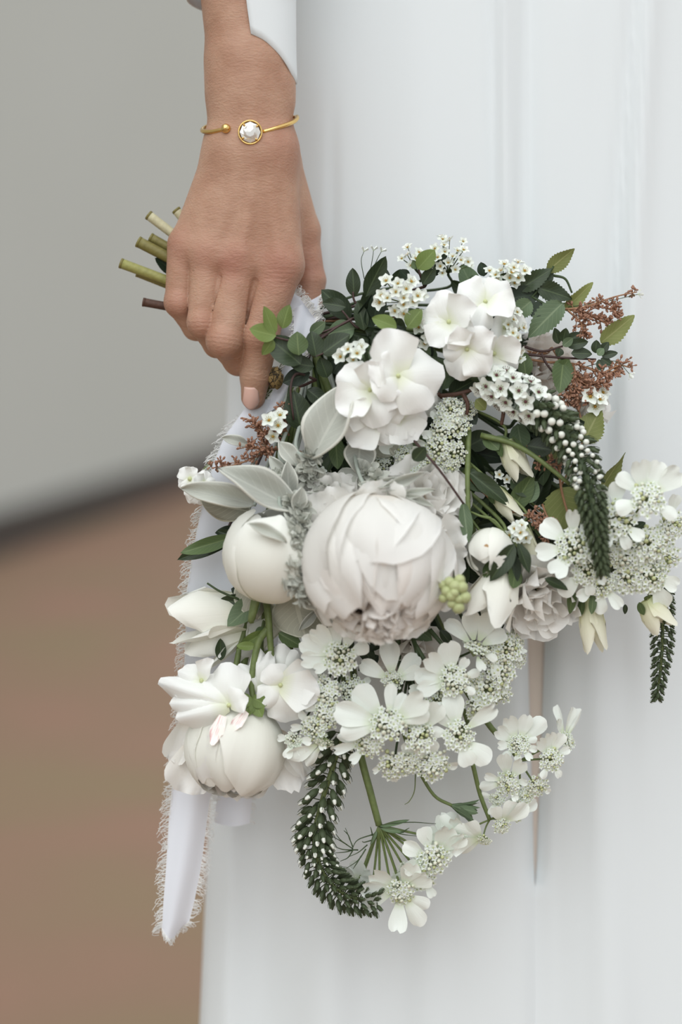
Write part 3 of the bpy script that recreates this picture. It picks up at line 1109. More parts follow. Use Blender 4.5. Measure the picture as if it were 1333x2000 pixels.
def peony(label, x, y, z, R, axis, layers, stem_end=None, squash=1.0, seed=1, stem_r=8, stem_mat='stem'):
    c = q(x, y, z)
    t = thing('peony', label, 'flower', c, BG)
    rnd = random.Random(seed)
    for key, n, rad, tilt in layers:
        off = rnd.random() * 6
        for k in range(n):
            m = rot_to(c, axis, R * S * rad * rnd.uniform(.95, 1.05), off + 2 * math.pi * k / n + rnd.uniform(-.15, .15), squash)
            tl = Matrix.Rotation(tilt + rnd.uniform(-.06, .06), 4, Vector((rnd.uniform(-1, 1), rnd.uniform(-1, 1), 0)).normalized())
            part('petal', SHELL[key][rnd.randrange(4)], t, m @ tl)
    ax = Vector(axis).normalized()
    to_grip(t, c - ax * R * S * .85, ax, stem_r, stem_mat, stem_end)
    return t, c

big, cb = peony('largest blush white peony, fully round, at the centre of the bouquet', 740, 1108, 160, 142, (0.02, -0.86, 0.5),
    [('outer', 6, 1.0, .05), ('outer', 6, .97, .08), ('middle', 7, .95, .10), ('middle', 7, .9, .12), ('heart', 9, .9, .16), ('heart', 8, .82, .2), ('heart', 7, .72, .22)],
    None, 0.98, 29, 10, 'stem')
for k in range(15):                # crumpled heart of the flower
    a = k * 2.4
    r = 8 + 4.2 * k ** .9
    axp = Vector((0.02, -0.86, 0.5)).normalized()
    p0 = cb + axp * (78 * S) + Vector((math.cos(a), math.sin(a) * .7, math.sin(a) * .6)) * r * .5 * S
    d = axp + Vector((math.cos(a), math.sin(a) * .7, math.sin(a) * .6)) * r * .011
    part('petal', PET['ruffle_pink'][k % 4], big, frame(p0, d, Vector((-math.cos(a), -math.sin(a), .4)), 62 * S, 68 * S, 62 * S))
for (x, y, ang, L, wd, zz) in ((745, 1018, 92, 84, 104, 140), (655, 1026, 112, 78, 100, 120), (862, 1050, 30, 50, 76, 110), (868, 1090, -5, 46, 70, 110), (850, 1150, -25, 50, 70, 130),
                               (640, 1040, 150, 40, 80, 110), (700, 1196, 250, 56, 84, 160), (790, 1190, 290, 58, 84, 150), (745, 1200, 270, 54, 80, 185), (800, 1020, 62, 56, 80, 120)):
    a = math.radians(ang)
    part('petal', PET['ruffle'][RND.randrange(5)], big, frame(q(x, y, zz), (math.cos(a), math.sin(a), .1), (math.cos(a) * .3, math.sin(a) * .3, 1), wd * S, L * S, L * S))

bud1, cb1 = peony('smooth creamy white globe bud left of the largest peony', 530, 1082, 110, 92, (0.3, 0.9, 0.25),
    [('white', 4, 1.0, .03), ('white', 4, .95, .06), ('white', 3, .88, .1)], None, 1.0, 5, 7, 'stem')
low, cl = peony('lowest white peony at the lower left with pink streaks on its petals', 456, 1464, 40, 98, (-0.08, -0.95, 0.25),
    [('white', 4, 1.0, .05), ('white', 4, .96, .07), ('middle', 5, .92, .1), ('heart', 6, .86, .15)], None, 0.98, 13, 9, 'stem')
# loose petals, sepals and pink streaked petals of the lowest peony
mt_streak, t_, p_, o_ = new_mat('pink_streaked_petal')
uvn = node(t_, 'ShaderNodeUVMap')
spn = node(t_, 'ShaderNodeSeparateXYZ')
t_.links.new(uvn.outputs[0], spn.inputs[0])
mpn = node(t_, 'ShaderNodeMapping')
mpn.inputs['Scale'].default_value = (9, 1.2, 1)
t_.links.new(uvn.outputs[0], mpn.inputs[0])
nn = node(t_, 'ShaderNodeTexNoise')
nn.inputs['Scale'].default_value = 1.3
t_.links.new(mpn.outputs[0], nn.inputs['Vector'])
t_.links.new(ramp(t_, nn.outputs['Fac'], [(0.48, lin((252, 249, 243))), (0.6, lin((242, 206, 204))), (0.7, lin((222, 150, 156)))]), p_.inputs['Base Color'])
p_.inputs['Roughness'].default_value = 0.6
streak = grid_mesh('petal_streaked', 8, 6, petal_fn(0.6, .5, .4, cup=.4, curl=.1, ruffle=.1, seed=2.2), mt_streak)
part('petal', streak, low, frame(q(436, 1398, 122), (-.35, -1, .1), (-.2, .2, 1), 50 * S, 60 * S, 50 * S), 'petal with pink streaks')
part('petal', streak, low, frame(q(482, 1390, 118), (-.6, -.75, .1), (0, .3, 1), 40 * S, 52 * S, 44 * S), 'petal with pink streaks')
for (x, y, ang, L, wd, zz) in ((520, 1430, -62, 130, 76, 10), (540, 1430, -50, 110, 62, -4), (400, 1440, -108, 118, 110, 14), (372, 1400, 250, 100, 60, 20), (470, 1440, -85, 128, 120, -8)):
    a = math.radians(ang)
    part('petal', PET['ruffle'][RND.randrange(5)], low, frame(q(x, y, zz), (math.cos(a), math.sin(a), .1), (0, .1, 1), wd * S, L * S, L * S))
for (a0, L) in ((200, 40), (250, 44), (300, 46), (335, 36)):
    a = math.radians(a0)
    part('sepal', LEAF['light'][1], low, frame(q(492, 1362, 84), (math.cos(a), math.sin(a), .35), (0, .2, 1), 30 * S / .6, L * S, L * S))

def ruffled(label, x, y, z, R, axis, n, key, seed, name='peony'):
    c = q(x, y, z)
    t = thing(name, label, 'flower', c, BG)
    rnd = random.Random(seed)
    ax = Vector(axis).normalized()
    e1 = ax.orthogonal().normalized()
    e2 = ax.cross(e1)
    for k in range(n):
        a = k * 2.39996
        f = (k + .5) / n
        out = math.sqrt(f)
        d = (e1 * math.cos(a) + e2 * math.sin(a)) * out + ax * (1.0 - out * .85)
        L = R * (0.75 + 0.35 * out) * rnd.uniform(.85, 1.1)
        part('petal', PET[key][rnd.randrange(len(PET[key]))], t, frame(c - ax * R * .3 * S + d * R * .12 * S, d, ax - d * .4 + e1 * rnd.uniform(-.2, .2), L * 1.2 * S, L * S, L * S))
    to_grip(t, c - ax * R * .4 * S, ax, 6)
    return t
ruffled('pale ruffled peony tucked above and behind the largest peony', 838, 965, 70, 88, (0.25, 0.45, 0.8), 26, 'ruffle', 21)
ruffled('ruffled blush peony hanging at the lower right beneath the white bell', 1055, 1165, 60, 84, (0.25, -0.4, 0.85), 20, 'ruffle', 22)
ruffled('pale peony half hidden behind the dark leaves at the upper right', 1062, 715, -50, 72, (0.3, 0.2, 0.9), 20, 'ruffle_pink', 23)
ruffled('pale flower at the right edge behind the rusty sprigs', 1148, 795, -40, 50, (0.5, 0.1, 0.8), 16, 'ruffle', 24)
ruffled('pale blush flower between the laceflowers below the largest peony', 800, 1275, 20, 70, (0, -0.5, 0.8), 18, 'ruffle_pink', 25)
ruffled('ruffled white flower just left above the largest peony', 655, 985, 95, 62, (-0.2, 0.3, 0.9), 16, 'ruffle', 26)

# ---------------------------------------------------------------- double white stock
def stock(label, florets, stem_from, end=None, mat='stem'):
    c0 = q(*stem_from)
    t = thing('white_stock', label, 'flower', c0, BG)
    for (x, y, z, nx, ny, pets) in florets:
        n = Vector((nx, ny, 1)).normalized()
        c = q(x, y, z)
        whorl(t, c, n, pets, 'round')
        MB().ball(c + n * 3 * S, 4.5 * S, 0, 5, 8).build('flower_eye', M['lacebud'], t, 'small green eye of a floret')
        MB().tube([c - n * 2 * S, c.lerp(c0, .5) - n * 10 * S, c0], 2.2 * S, 3 * S, 6, 5).build('stalk', M['stem'], t)
    to_grip(t, c0, (0.6, -0.4, 0.5), 6, mat, end)
    return t
stock('cluster of rounded white petals above the largest peony beside the big silver leaf', [
    (724, 762, 150, -.25, .1, [(150, 70, 84, 18), (215, 74, 84, 8), (285, 72, 80, 4), (345, 62, 74, 14), (70, 62, 70, 24)]),
    (778, 735, 160, .15, .2, [(105, 92, 100, 6), (10, 92, 108, 4), (320, 84, 100, 2), (215, 60, 70, 20), (165, 62, 74, 16)]),
    (736, 812, 128, -.15, -.25, [(225, 74, 86, 4), (295, 66, 78, 2), (165, 62, 72, 10), (20, 55, 60, 20)]),
    (778, 812, 118, .2, -.25, [(300, 58, 84, 4), (350, 56, 70, 6), (245, 58, 70, 10)]),
    (836, 772, 70, .5, -.1, [(285, 44, 42, 4), (330, 40, 40, 5)])], (760, 790, 60))
stock('upper cluster of rounded white petals below the tiny spirea flowers', [
    (878, 629, 110, -.3, .1, [(175, 60, 66, 8), (105, 62, 74, 10), (30, 66, 78, 14), (320, 66, 74, 10), (240, 60, 66, 8)]),
    (913, 682, 125, -.1, -.15, [(185, 46, 60, 14), (250, 62, 72, 5), (310, 60, 74, 5), (40, 58, 66, 18), (120, 50, 62, 18)]),
    (948, 590, 85, .15, .35, [(95, 60, 72, 6), (40, 62, 72, 6), (150, 60, 70, 10), (330, 62, 74, 14), (250, 60, 60, 18)]),
    (965, 690, 95, .2, -.3, [(265, 66, 82, 4), (320, 60, 72, 4), (30, 55, 66, 12), (140, 50, 60, 20)]),
    (985, 640, 60, .5, .0, [(0, 42, 60, 4), (60, 46, 62, 5), (300, 46, 62, 4), (180, 40, 50, 20)])], (930, 660, 20))
stock('open white flower with wide petals lying on the lowest peony', [
    (448, 1378, 112, -.15, .2, [(98, 84, 92, 4), (172, 122, 92, 2), (188, 108, 76, 6), (150, 92, 84, 8), (30, 40, 60, 20), (160, 155, 66, 0)]),
    (395, 1330, 80, -.3, .4, [(150, 56, 50, 10), (200, 60, 50, 10), (60, 50, 40, 20)])], (490, 1330, 50))
stock('white flower with broad rounded petals right above the lowest peony', [
    (548, 1338, 92, .1, .05, [(10, 74, 92, 4), (295, 76, 96, 2), (345, 78, 86, 6), (225, 52, 60, 10), (120, 44, 60, 18)]),
    (512, 1352, 70, 0, .1, [(96, 86, 44, 6), (78, 80, 40, 8), (130, 70, 40, 4)]),
    (552, 1316, 60, 0, .1, [(92, 58, 50, 8), (60, 52, 44, 8), (20, 48, 40, 8)])], (540, 1270, 40))

# ---------------------------------------------------------------- spirea: sprays of small five petalled flowers
def floret_mesh(name, seed, centre):
    mb = MB()
    rnd = random.Random(seed)
    for k in range(5):
        a = 2 * math.pi * k / 5 + rnd.uniform(-.1, .1)
        m = frame(Vector((math.cos(a) * .08, math.sin(a) * .08, 0)), (math.cos(a), math.sin(a), rnd.uniform(.1, .35)), (0, 0, 1), 1, .95, .95)
        mb.sheet(m, petal_fn(0.86, .35, .42, cup=.5, curl=.1, ruffle=.1, seed=seed + k), 4, 4, 0)
    mb.ball((0, 0, .08), .17, 1, 4, 6)
    for k in range(9):
        a = 2 * math.pi * k / 9
        mb.tube([(math.cos(a) * .14, math.sin(a) * .14, .1), (math.cos(a) * .32, math.sin(a) * .32, .36)], .018, .014, 1, 3, 1, False, False)
        mb.ball((math.cos(a) * .32, math.sin(a) * .32, .38), .05, 1, 2, 4)
    return mb.mesh(name, [M['lace'], centre])
FLO = [floret_mesh('spirea_floret', i * 1.7, M['yolk']) for i in range(3)]
VFLO = [floret_mesh('spike_floret', 9 + i * 1.7, M['plumcentre']) for i in range(2)]

def spray(label, x, y, z, rx, ry, n, size, nrm=(0, 0, 1), seed=1, leaves=(), name='spirea_spray'):
    c = q(x, y, z)
    t = thing(name, label, 'flower', c, BG)
    rnd = random.Random(seed)
    n0 = Vector(nrm).normalized()
    mb = MB()
    ped = c - n0 * (max(rx, ry) * 1.1) * S
    for k in range(n):
        a = k * 2.39996 + rnd.uniform(-.3, .3)
        r = math.sqrt((k + .4) / n)
        u, v = math.cos(a) * r, math.sin(a) * r
        p = q(x + u * rx, y - v * ry, z + 26 * (1 - r * r) + rnd.uniform(-6, 6))
        d = (n0 + Vector((u, v, 0)) * .55 + Vector((rnd.uniform(-.2, .2), rnd.uniform(-.2, .2), 0))).normalized()
        s = size * rnd.uniform(.82, 1.12) * .56 * S
        part('floret', FLO[rnd.randrange(3)], t, frame(p, d.orthogonal() + Vector((rnd.uniform(-1, 1), rnd.uniform(-1, 1), 0)), d, s, s, s))
        mb.tube([ped, ped.lerp(p, .6) + Vector((0, 0, -4 * S)), p - d * S], 1.2 * S, .9 * S, 4, 4)
    mb.build('stalks', M['stem'], t, None, 'stuff')
    for l in leaves:
        leaf(t, *l)
    to_grip(t, ped, n0, 3, 'stemdark')
    return t
spray('spray of small white flowers with orange centres left of the upper white petal cluster', 782, 580, 90, 46, 40, 15, 27, (-.1, .1, 1), 31)
spray('spray of tiny white flowers and olive buds at the very top of the bouquet', 878, 500, 30, 48, 40, 20, 20, (0, .5, .8), 32)
spray('spray of small white flowers at the top left of the topmost spray', 806, 505, 20, 26, 24, 7, 20, (-.2, .5, .8), 33)
spray('spray of small white flowers with orange centres right of the topmost spray', 992, 533, 40, 42, 24, 13, 26, (.2, .6, .7), 34)
spray('narrow spray of small white flowers along the right of the upper petal cluster', 1008, 660, 70, 20, 52, 12, 22, (.6, .1, .8), 35)
spray('few small white flowers with orange centres beside the left white petal cluster', 690, 690, 110, 28, 18, 5, 28, (-.3, .3, .9), 36)
spray('few white flowers and round buds on the rusty sprig below the fingertip', 536, 832, 70, 24, 26, 4, 30, (-.2, .2, 1), 37)
spray('white flowers between the two white petal clusters', 838, 640, 80, 26, 34, 8, 26, (0, .1, 1), 38)
spray('small white flowers deep between the cream bells', 985, 935, 30, 22, 30, 6, 18, (0, 0, 1), 39)
spray('small white flower tuft above the round greenish bud', 1012, 1040, 95, 20, 20, 6, 24, (0, .2, 1), 40)
spray('white flower at the far right below the rusty sprigs', 1165, 780, 20, 22, 18, 4, 34, (.3, .2, 1), 41)
stock('small white flower cluster at the far left on the ribbon edge', [
    (372, 936, 40, -.3, .2, [(60, 26, 32, 10), (130, 28, 34, 6), (200, 28, 34, 6), (270, 28, 34, 6), (350, 24, 30, 14)]),
    (398, 944, 46, .2, .1, [(80, 26, 32, 10), (10, 24, 30, 8), (300, 26, 32, 8), (220, 24, 30, 10), (150, 24, 30, 16)]),
    (384, 962, 42, -.1, -.3, [(230, 26, 32, 6), (290, 26, 32, 6), (180, 24, 30, 10), (20, 24, 30, 12)])], (420, 955, 10), None, 'stem')
spray('small white flowers among the silver leaves', 612, 935, 60, 40, 26, 7, 22, (0, .2, 1), 43)

# wispy flowers on thread like stalks above the spray
for lab, pts in (('tiny white flowers on thread thin stalks left of the top sprays', [((712, 545), (706, 510), (711, 492)), ((722, 540), (728, 505), (730, 490)), ((722, 540), (738, 505), (745, 492))]),
                 ('tiny white blossoms on thin stalks sticking out at the right', [((1110, 600), (1180, 590), (1246, 575)), ((1130, 720), (1200, 705), (1230, 730))])):
    t = thing('wispy_sprig', lab, 'flower', q(*pts[0][0], 20), BG)
    mb = MB()
    for a, b, c in pts:
        mb.tube([q(*a, 20), q(*b, 26), q(*c, 28)], 1.1 * S, .8 * S, 8, 4)
        d = (q(*c, 28) - q(*b, 26)).normalized()
        for k in range(5):
            an = k * 1.257
            e = d.orthogonal().normalized()
            f = d.cross(e)
            w = (e * math.cos(an) + f * math.sin(an))
            part('petal', PET['lace'][k % 4], t, frame(q(*c, 28), d + w * .9, w, 9 * S, 13 * S, 13 * S))
    mb.build('stalks', M['stemdark'], t)

# ---------------------------------------------------------------- laceflowers: umbels of umbellets with big outer petals
M['lacestalk'] = plain_mat('pale_green_stalk', (176, 190, 136), 0.6, 0.2, 300)
def lace_disc(seed, n=38):
    mb = MB()
    rnd = random.Random(seed)
    for k in range(n):
        a = k * 2.39996
        r = math.sqrt((k + .5) / n)
        p = Vector((math.cos(a) * r, math.sin(a) * r, .32 * (1 - r * r) + rnd.uniform(-.05, .05)))
        mb.tube([(0, 0, -.7), (p.x * .55, p.y * .55, -.2), tuple(p)], .03, .03, 3, 3, 2, False)
        if rnd.random() < (.25 + .6 * r):
            d = Vector((p.x * .7, p.y * .7, 1)).normalized()
            s = rnd.uniform(.18, .28)
            for j in range(5):
                b = 2 * math.pi * j / 5 + k
                m = frame(p, Vector((math.cos(b), math.sin(b), .3)), d, s, s, s)
                mb.sheet(m, petal_fn(.8, .4, .4, cup=.6, seed=k + j), 2, 2, 0)
            mb.ball(p + d * .04, .055, 1, 3, 5)
        else:
            mb.ball(p, rnd.uniform(.10, .16), rnd.choice((3, 3, 1)), 3, 6)
    return mb.mesh('umbellet', [M['lace'], M['lacebud'], M['lacestalk'], M['lacecentre']])
DISC = [lace_disc(i + 3) for i in range(5)]

def umbel(label, node_pt, umbellets, stem_pts=None, stem_r=6, ray_r=2.2, ray_mat='stem', name='laceflower', ray_vis=True):
    """umbellets: x, y, z, tilt x, tilt y, radius px, [(angle, length, width)...]"""
    c0 = q(*node_pt)
    t = thing(name, label, 'flower', c0, BG)
    for (x, y, z, nx, ny, r, pets) in umbellets:
        n = Vector((nx, ny, 1)).normalized()
        c = q(x, y, z)
        u = part('umbellet', DISC[RND.randrange(5)], t, frame(c, n.orthogonal() + Vector((RND.uniform(-1, 1), RND.uniform(-1, 1), 0)), n, r * S, r * S, r * S))
        if pets:
            whorl(t, c - n * 2 * S, n, pets, 'lace', 'petal', 1.0, r * .62, u)
        cc = c - n * r * .6 * S
        if ray_vis:
            MB().tube([c0, c0.lerp(cc, .55) - n * 6 * S, cc], ray_r * S * 1.2, ray_r * S, 8, 5).build('ray', M[ray_mat], t)
    if stem_pts:
        stem(t, [q(*p) for p in stem_pts], stem_r, stem_r * .85, 'stem', 16)
        to_grip(t, q(*stem_pts[0]), (0, -.6, .4), stem_r)
    else:
        to_grip(t, c0, (0.1, -.5, .6), stem_r, 'stemdark')
    return t

umbel('laceflower with large white petals left under the largest peony', (690, 1240, 20), [
    (664, 1287, 120, -.2, .1, 32, [(100, 50, 38), (128, 62, 46), (155, 66, 50), (182, 58, 40), (65, 44, 32), (25, 42, 34), (205, 36, 26)]),
    (638, 1352, 100, -.3, 0, 30, [(190, 30, 20), (230, 26, 18), (150, 26, 20)]),
    (610, 1330, 95, -.4, .1, 22, [(170, 26, 18)]),
    (640, 1394, 100, -.1, -.1, 30, [(200, 30, 22), (250, 30, 20), (160, 28, 20)]),
    (614, 1424, 95, -.2, -.2, 26, [(175, 32, 20), (130, 28, 20), (300, 30, 20)]),
    (632, 1450, 95, .1, -.4, 20, [(205, 62, 40), (240, 46, 24)]),
    (573, 1445, 90, -.2, -.1, 16, [(0, 30, 22), (310, 28, 24), (170, 22, 20), (250, 30, 24)]),
    (690, 1345, 85, 0, 0, 26, [(170, 26, 18), (30, 22, 16)])], None, 5, 2, 'stemdark')
umbel('laceflower with the biggest white petals at the lower centre of the bouquet', (800, 1300, 30), [
    (767, 1330, 110, 0, .2, 20, [(95, 66, 48), (150, 58, 40), (45, 58, 42), (20, 50, 36)]),
    (758, 1415, 135, -.05, .1, 34, [(130, 72, 58), (165, 84, 60), (85, 56, 30), (62, 46, 26), (35, 76, 58), (190, 70, 46), (15, 60, 40)]),
    (820, 1440, 120, 0, 0, 30, [(60, 62, 50), (95, 46, 34), (125, 42, 30)]),
    (722, 1452, 110, -.2, -.2, 28, [(190, 56, 26), (170, 46, 24), (225, 36, 24)]),
    (770, 1493, 90, -.1, -.5, 32, [(200, 26, 18), (270, 22, 16)]),
    (845, 1492, 90, .1, -.5, 34, [(350, 30, 22), (90, 30, 26), (130, 26, 20)]),
    (800, 1490, 92, 0, -.4, 24, [(100, 28, 24), (80, 30, 22)])], None, 6, 2.4, 'stemdark')
umbel('laceflower with large white petals right under the largest peony', (880, 1290, 20), [
    (887, 1330, 115, .1, .1, 30, [(100, 62, 56), (140, 60, 46), (172, 58, 42), (195, 60, 40), (60, 34, 24), (330, 28, 20), (20, 34, 22)]),
    (930, 1266, 105, .1, .3, 26, [(135, 62, 36), (100, 58, 44), (65, 60, 44), (30, 52, 40), (280, 36, 24), (330, 30, 20)]),
    (896, 1437, 110, .1, 0, 30, [(100, 66, 52), (130, 60, 44), (40, 78, 36), (320, 60, 52), (290, 44, 46), (170, 36, 28)]),
    (855, 1365, 90, 0, .1, 26, [(160, 46, 30), (130, 34, 26)]),
    (925, 1330, 80, .3, -.1, 20, [])], None, 5, 2.2, 'stemdark')
umbel('fine creamy lacy umbel at the right of the lower laceflowers', (940, 1290, 0), [
    (950, 1345, 70, .3, -.2, 34, []), (978, 1310, 70, .4, .1, 32, []), (990, 1265, 70, .5, .3, 30, [(330, 22, 18)]), (935, 1375, 70, .2, -.4, 30, []),
    (1008, 1250, 50, .6, .3, 22, [(300, 20, 18)]), (975, 1350, 50, .4, -.3, 26, []), (960, 1275, 80, .2, .2, 24, [(280, 34, 24)]), (1012, 1285, 40, .7, 0, 20, [])], None, 4, 1.6)
umbel('laceflower at the lower right with radiating petals standing clear against the dress', (1016, 1486, 10), [
    (1014, 1455, 45, 0, .05, 22, [(145, 46, 36), (112, 52, 38), (75, 52, 36), (45, 58, 42), (180, 32, 24), (20, 24, 18), (345, 24, 18), (310, 26, 18), (265, 18, 18), (220, 26, 20)]),
    (1077, 1484, 30, .35, 0, 24, [(100, 46, 34), (70, 44, 34), (130, 44, 30), (30, 30, 22), (240, 26, 20), (300, 26, 20)]),
    (992, 1530, 40, -.2, -.1, 25, [(95, 50, 38), (55, 50, 36), (160, 34, 22), (190, 40, 26), (300, 24, 18), (10, 28, 20)]),
    (1048, 1534, 20, .3, -.3, 24, [(330, 22, 16), (210, 24, 18)]),
    (1106, 1446, -10, .7, .2, 22, [(105, 58, 24), (75, 56, 22), (50, 60, 22), (130, 40, 18)]),
    (1020, 1555, 20, .1, -.5, 22, [(200, 24, 16)]),
    (972, 1560, 25, -.2, -.4, 16, [(170, 24, 18), (250, 28, 22)])], ((880, 1300, 0), (955, 1415, 12), (990, 1450, 10), (1016, 1486, 10)), 6.5, 2)
umbel('nodding laceflower on a slim stem at the lower right beside the closed green bud', (957, 1601, 15), [
    (980, 1612, 20, .2, -.6, 18, [(75, 50, 40), (50, 56, 44), (110, 40, 30)]),
    (1010, 1590, 10, .5, -.3, 16, [(60, 44, 34), (20, 40, 30), (100, 36, 30)]),
    (945, 1640, 25, 0, -.6, 16, [(150, 56, 44), (185, 60, 46), (120, 46, 36), (215, 50, 36)]),
    (900, 1632, 30, -.3, -.3, 12, [(140, 48, 36), (190, 56, 40), (230, 52, 36), (100, 40, 30)])], ((905, 1420, 20), (924, 1492, 24), (938, 1550, 20), (957, 1601, 15)), 5, 1.6)
umbel('lowest laceflower on a thick green stem with long bare rays', (741, 1612, 20), [
    (845, 1678, 30, .3, -.2, 34, [(70, 60, 52), (110, 50, 40), (40, 62, 40), (190, 46, 40), (150, 48, 40)]),
    (783, 1742, 25, -.05, -.3, 28, [(135, 66, 44), (165, 68, 44), (195, 66, 42), (265, 66, 46), (300, 66, 44), (70, 62, 50), (40, 60, 50), (330, 46, 36)]),
    (826, 1716, 15, .2, -.4, 26, [(300, 32, 24), (100, 46, 40)]),
    (700, 1728, -20, -.4, -.2, 14, [(80, 52, 44), (130, 40, 34), (40, 48, 40)]),
    (742, 1728, 0, 0, -.4, 14, [(20, 50, 40), (150, 40, 30)]),
    (729, 1724, -8, -.1, -.5, 9, []), (764, 1734, 4, 0, -.5, 9, []), (788, 1692, 8, .2, -.4, 10, []), (816, 1670, 12, .3, -.3, 10, []), (697, 1732, -14, -.2, -.5, 9, []), (776, 1708, -10, .1, -.4, 9, []),
    (870, 1640, 15, .5, .1, 14, [(60, 48, 42), (110, 50, 40), (10, 50, 40), (160, 46, 36)])], ((700, 1420, 10), (705, 1474, 22), (724, 1548, 24), (741, 1612, 20)), 8, 2.3)
umbel('hazy laceflower with large petals at the right edge of the bouquet', (1215, 1050, 60), [
    (1205, 1013, 140, 0, .1, 38, [(125, 52, 44), (90, 50, 40), (150, 44, 36), (215, 42, 30), (245, 40, 30), (320, 42, 32), (290, 38, 28), (180, 36, 30), (40, 36, 30)]),
    (1265, 975, 150, .2, .2, 34, [(105, 58, 52), (72, 58, 46), (40, 66, 54), (140, 52, 40), (330, 44, 34), (200, 46, 40)]),
    (1122, 1068, 140, -.15, .1, 34, [(142, 56, 50), (92, 54, 34), (190, 56, 44), (60, 40, 30), (20, 40, 30), (330, 36, 26), (235, 52, 50)]),
    (1147, 1116, 120, 0, -.1, 28, [(220, 50, 46), (330, 26, 20), (280, 30, 26)]),
    (1310, 1025, 100, .5, .1, 32, [(80, 42, 34)]),
    (1228, 1085, 110, 0, -.1, 36, []), (1270, 1062, 120, .2, 0, 34, []), (1295, 1085, 90, .4, -.1, 34, []),
    (1225, 1130, 100, 0, -.3, 32, [(200, 30, 24)]), (1270, 1125, 100, .2, -.3, 34, [(300, 56, 50), (340, 40, 40)]),
    (1175, 1140, 110, 0, -.2, 26, [(270, 44, 34), (310, 46, 30), (210, 40, 32)]), (1195, 1080, 110, -.1, 0, 28, [])], None, 5, 2)
umbel('fine greenish white lacy umbel seen edge on above the pale ruffled peony', (912, 870, 50), [
    (880, 800, 85, -.2, .4, 26, []), (868, 835, 90, -.4, .1, 28, [(130, 26, 20), (200, 30, 22)]), (895, 830, 80, .1, .3, 26, []), (855, 875, 85, -.4, -.2, 28, [(170, 26, 20)]),
    (888, 885, 80, 0, -.3, 26, [(250, 24, 18)]), (875, 910, 75, -.1, -.5, 22, []), (910, 800, 60, .3, .4, 22, []), (836, 900, 70, -.5, -.3, 20, [(140, 30, 26)])],
    ((916, 1050, 40), (914, 960, 60), (912, 870, 50)), 4, 1.6)
umbel('small lacy white umbel left above the largest peony', (765, 905, 30), [
    (790, 890, 65, .1, .3, 22, [(120, 40, 34), (160, 42, 34), (60, 34, 28)]), (830, 905, 60, .2, 0, 22, []), (800, 925, 60, 0, -.2, 22, [(200, 34, 30)]), (745, 900, 50, -.2, .1, 20, [])], None, 4, 1.6)

# bracts under the bare umbel, feathery and dark
lowest = [o for o in bpy.data.objects if o.get('label', '').startswith('lowest laceflower')][0]
mb = MB()
def br_(pts, r=1.8):
    mb.tube([q(*p) for p in pts], r * S, .7 * S, 10, 4)
for pts in (((741, 1612, 22), (800, 1606, 30), (852, 1609, 34)), ((741, 1614, 22), (780, 1628, 26), (815, 1633, 28)), ((780, 1628, 26), (795, 1620, 28), (800, 1617, 30)),
            ((735, 1628, 20), (700, 1640, 24), (688, 1658, 26)), ((700, 1660, 20), (670, 1659, 24), (647, 1650, 26)), ((690, 1658, 24), (670, 1645, 26), (645, 1631, 26)), ((678, 1650, 26), (665, 1640, 28), (653, 1624, 30)),
            ((690, 1655, 24), (684, 1640, 26), (675, 1617, 28)), ((684, 1640, 24), (680, 1630, 26), (672, 1622, 28)), ((690, 1660, 20), (675, 1664, 22), (655, 1666, 24)), ((718, 1650, 22), (700, 1665, 26), (680, 1674, 28)),
            ((715, 1658, 22), (700, 1680, 26), (677, 1696, 28)), ((706, 1672, 26), (696, 1688, 28), (690, 1697, 28)), ((690, 1660, 24), (680, 1675, 26), (665, 1682, 26)), ((730, 1640, 20), (712, 1645, 22), (708, 1643, 24)),
            ((728, 1632, 22), (726, 1622, 26), (724, 1615, 28))):
    br_(pts)
mb.build('bract', M['stemdark'], lowest, 'feathery dark green bracts', 'stuff')
for (x0, y0, x1, y1, w) in ((742, 1614, 800, 1602, 9), (744, 1618, 790, 1626, 10), (736, 1622, 725, 1650, 8)):
    leaf(lowest, 'greygreen', x0, y0, x1, y1, w, 24, 32, .3, 0, 'bract')

# closed green umbel bud
t = thing('closed_umbel_bud', 'closed green striped bud on a curved stem at the lower right', 'flower bud', q(880, 1572, 20), BG)
for k in range(9):
    a = 2 * math.pi * k / 9
    d = Vector((.95, -.3, 0)).normalized()
    e = Vector((.3, .95, 0)).normalized()
    w = e * math.cos(a) + Vector((0, 0, 1)) * math.sin(a)
    part('bract', LEAF['greygreen'][k % 3], t, frame(q(882, 1573, 20) + w * 3 * S, d + w * .38, w, 18 * S / .6, 56 * S, -40 * S))
stem(t, [q(806, 1480, 20), q(822, 1512, 22), q(850, 1555, 22), q(885, 1574, 20)], 3.6, 3.2)
stem(t, [q(806, 1480, 20), q(780, 1400, 10), q(760, 1250, -10), GRIP], 3.6, 4)
MB().tube([q(812, 1512, 24), q(810, 1545, 26), q(800, 1565, 26), q(791, 1571, 28)], 1.6 * S, .8 * S, 10, 4).build('tendril', M['stem'], t)

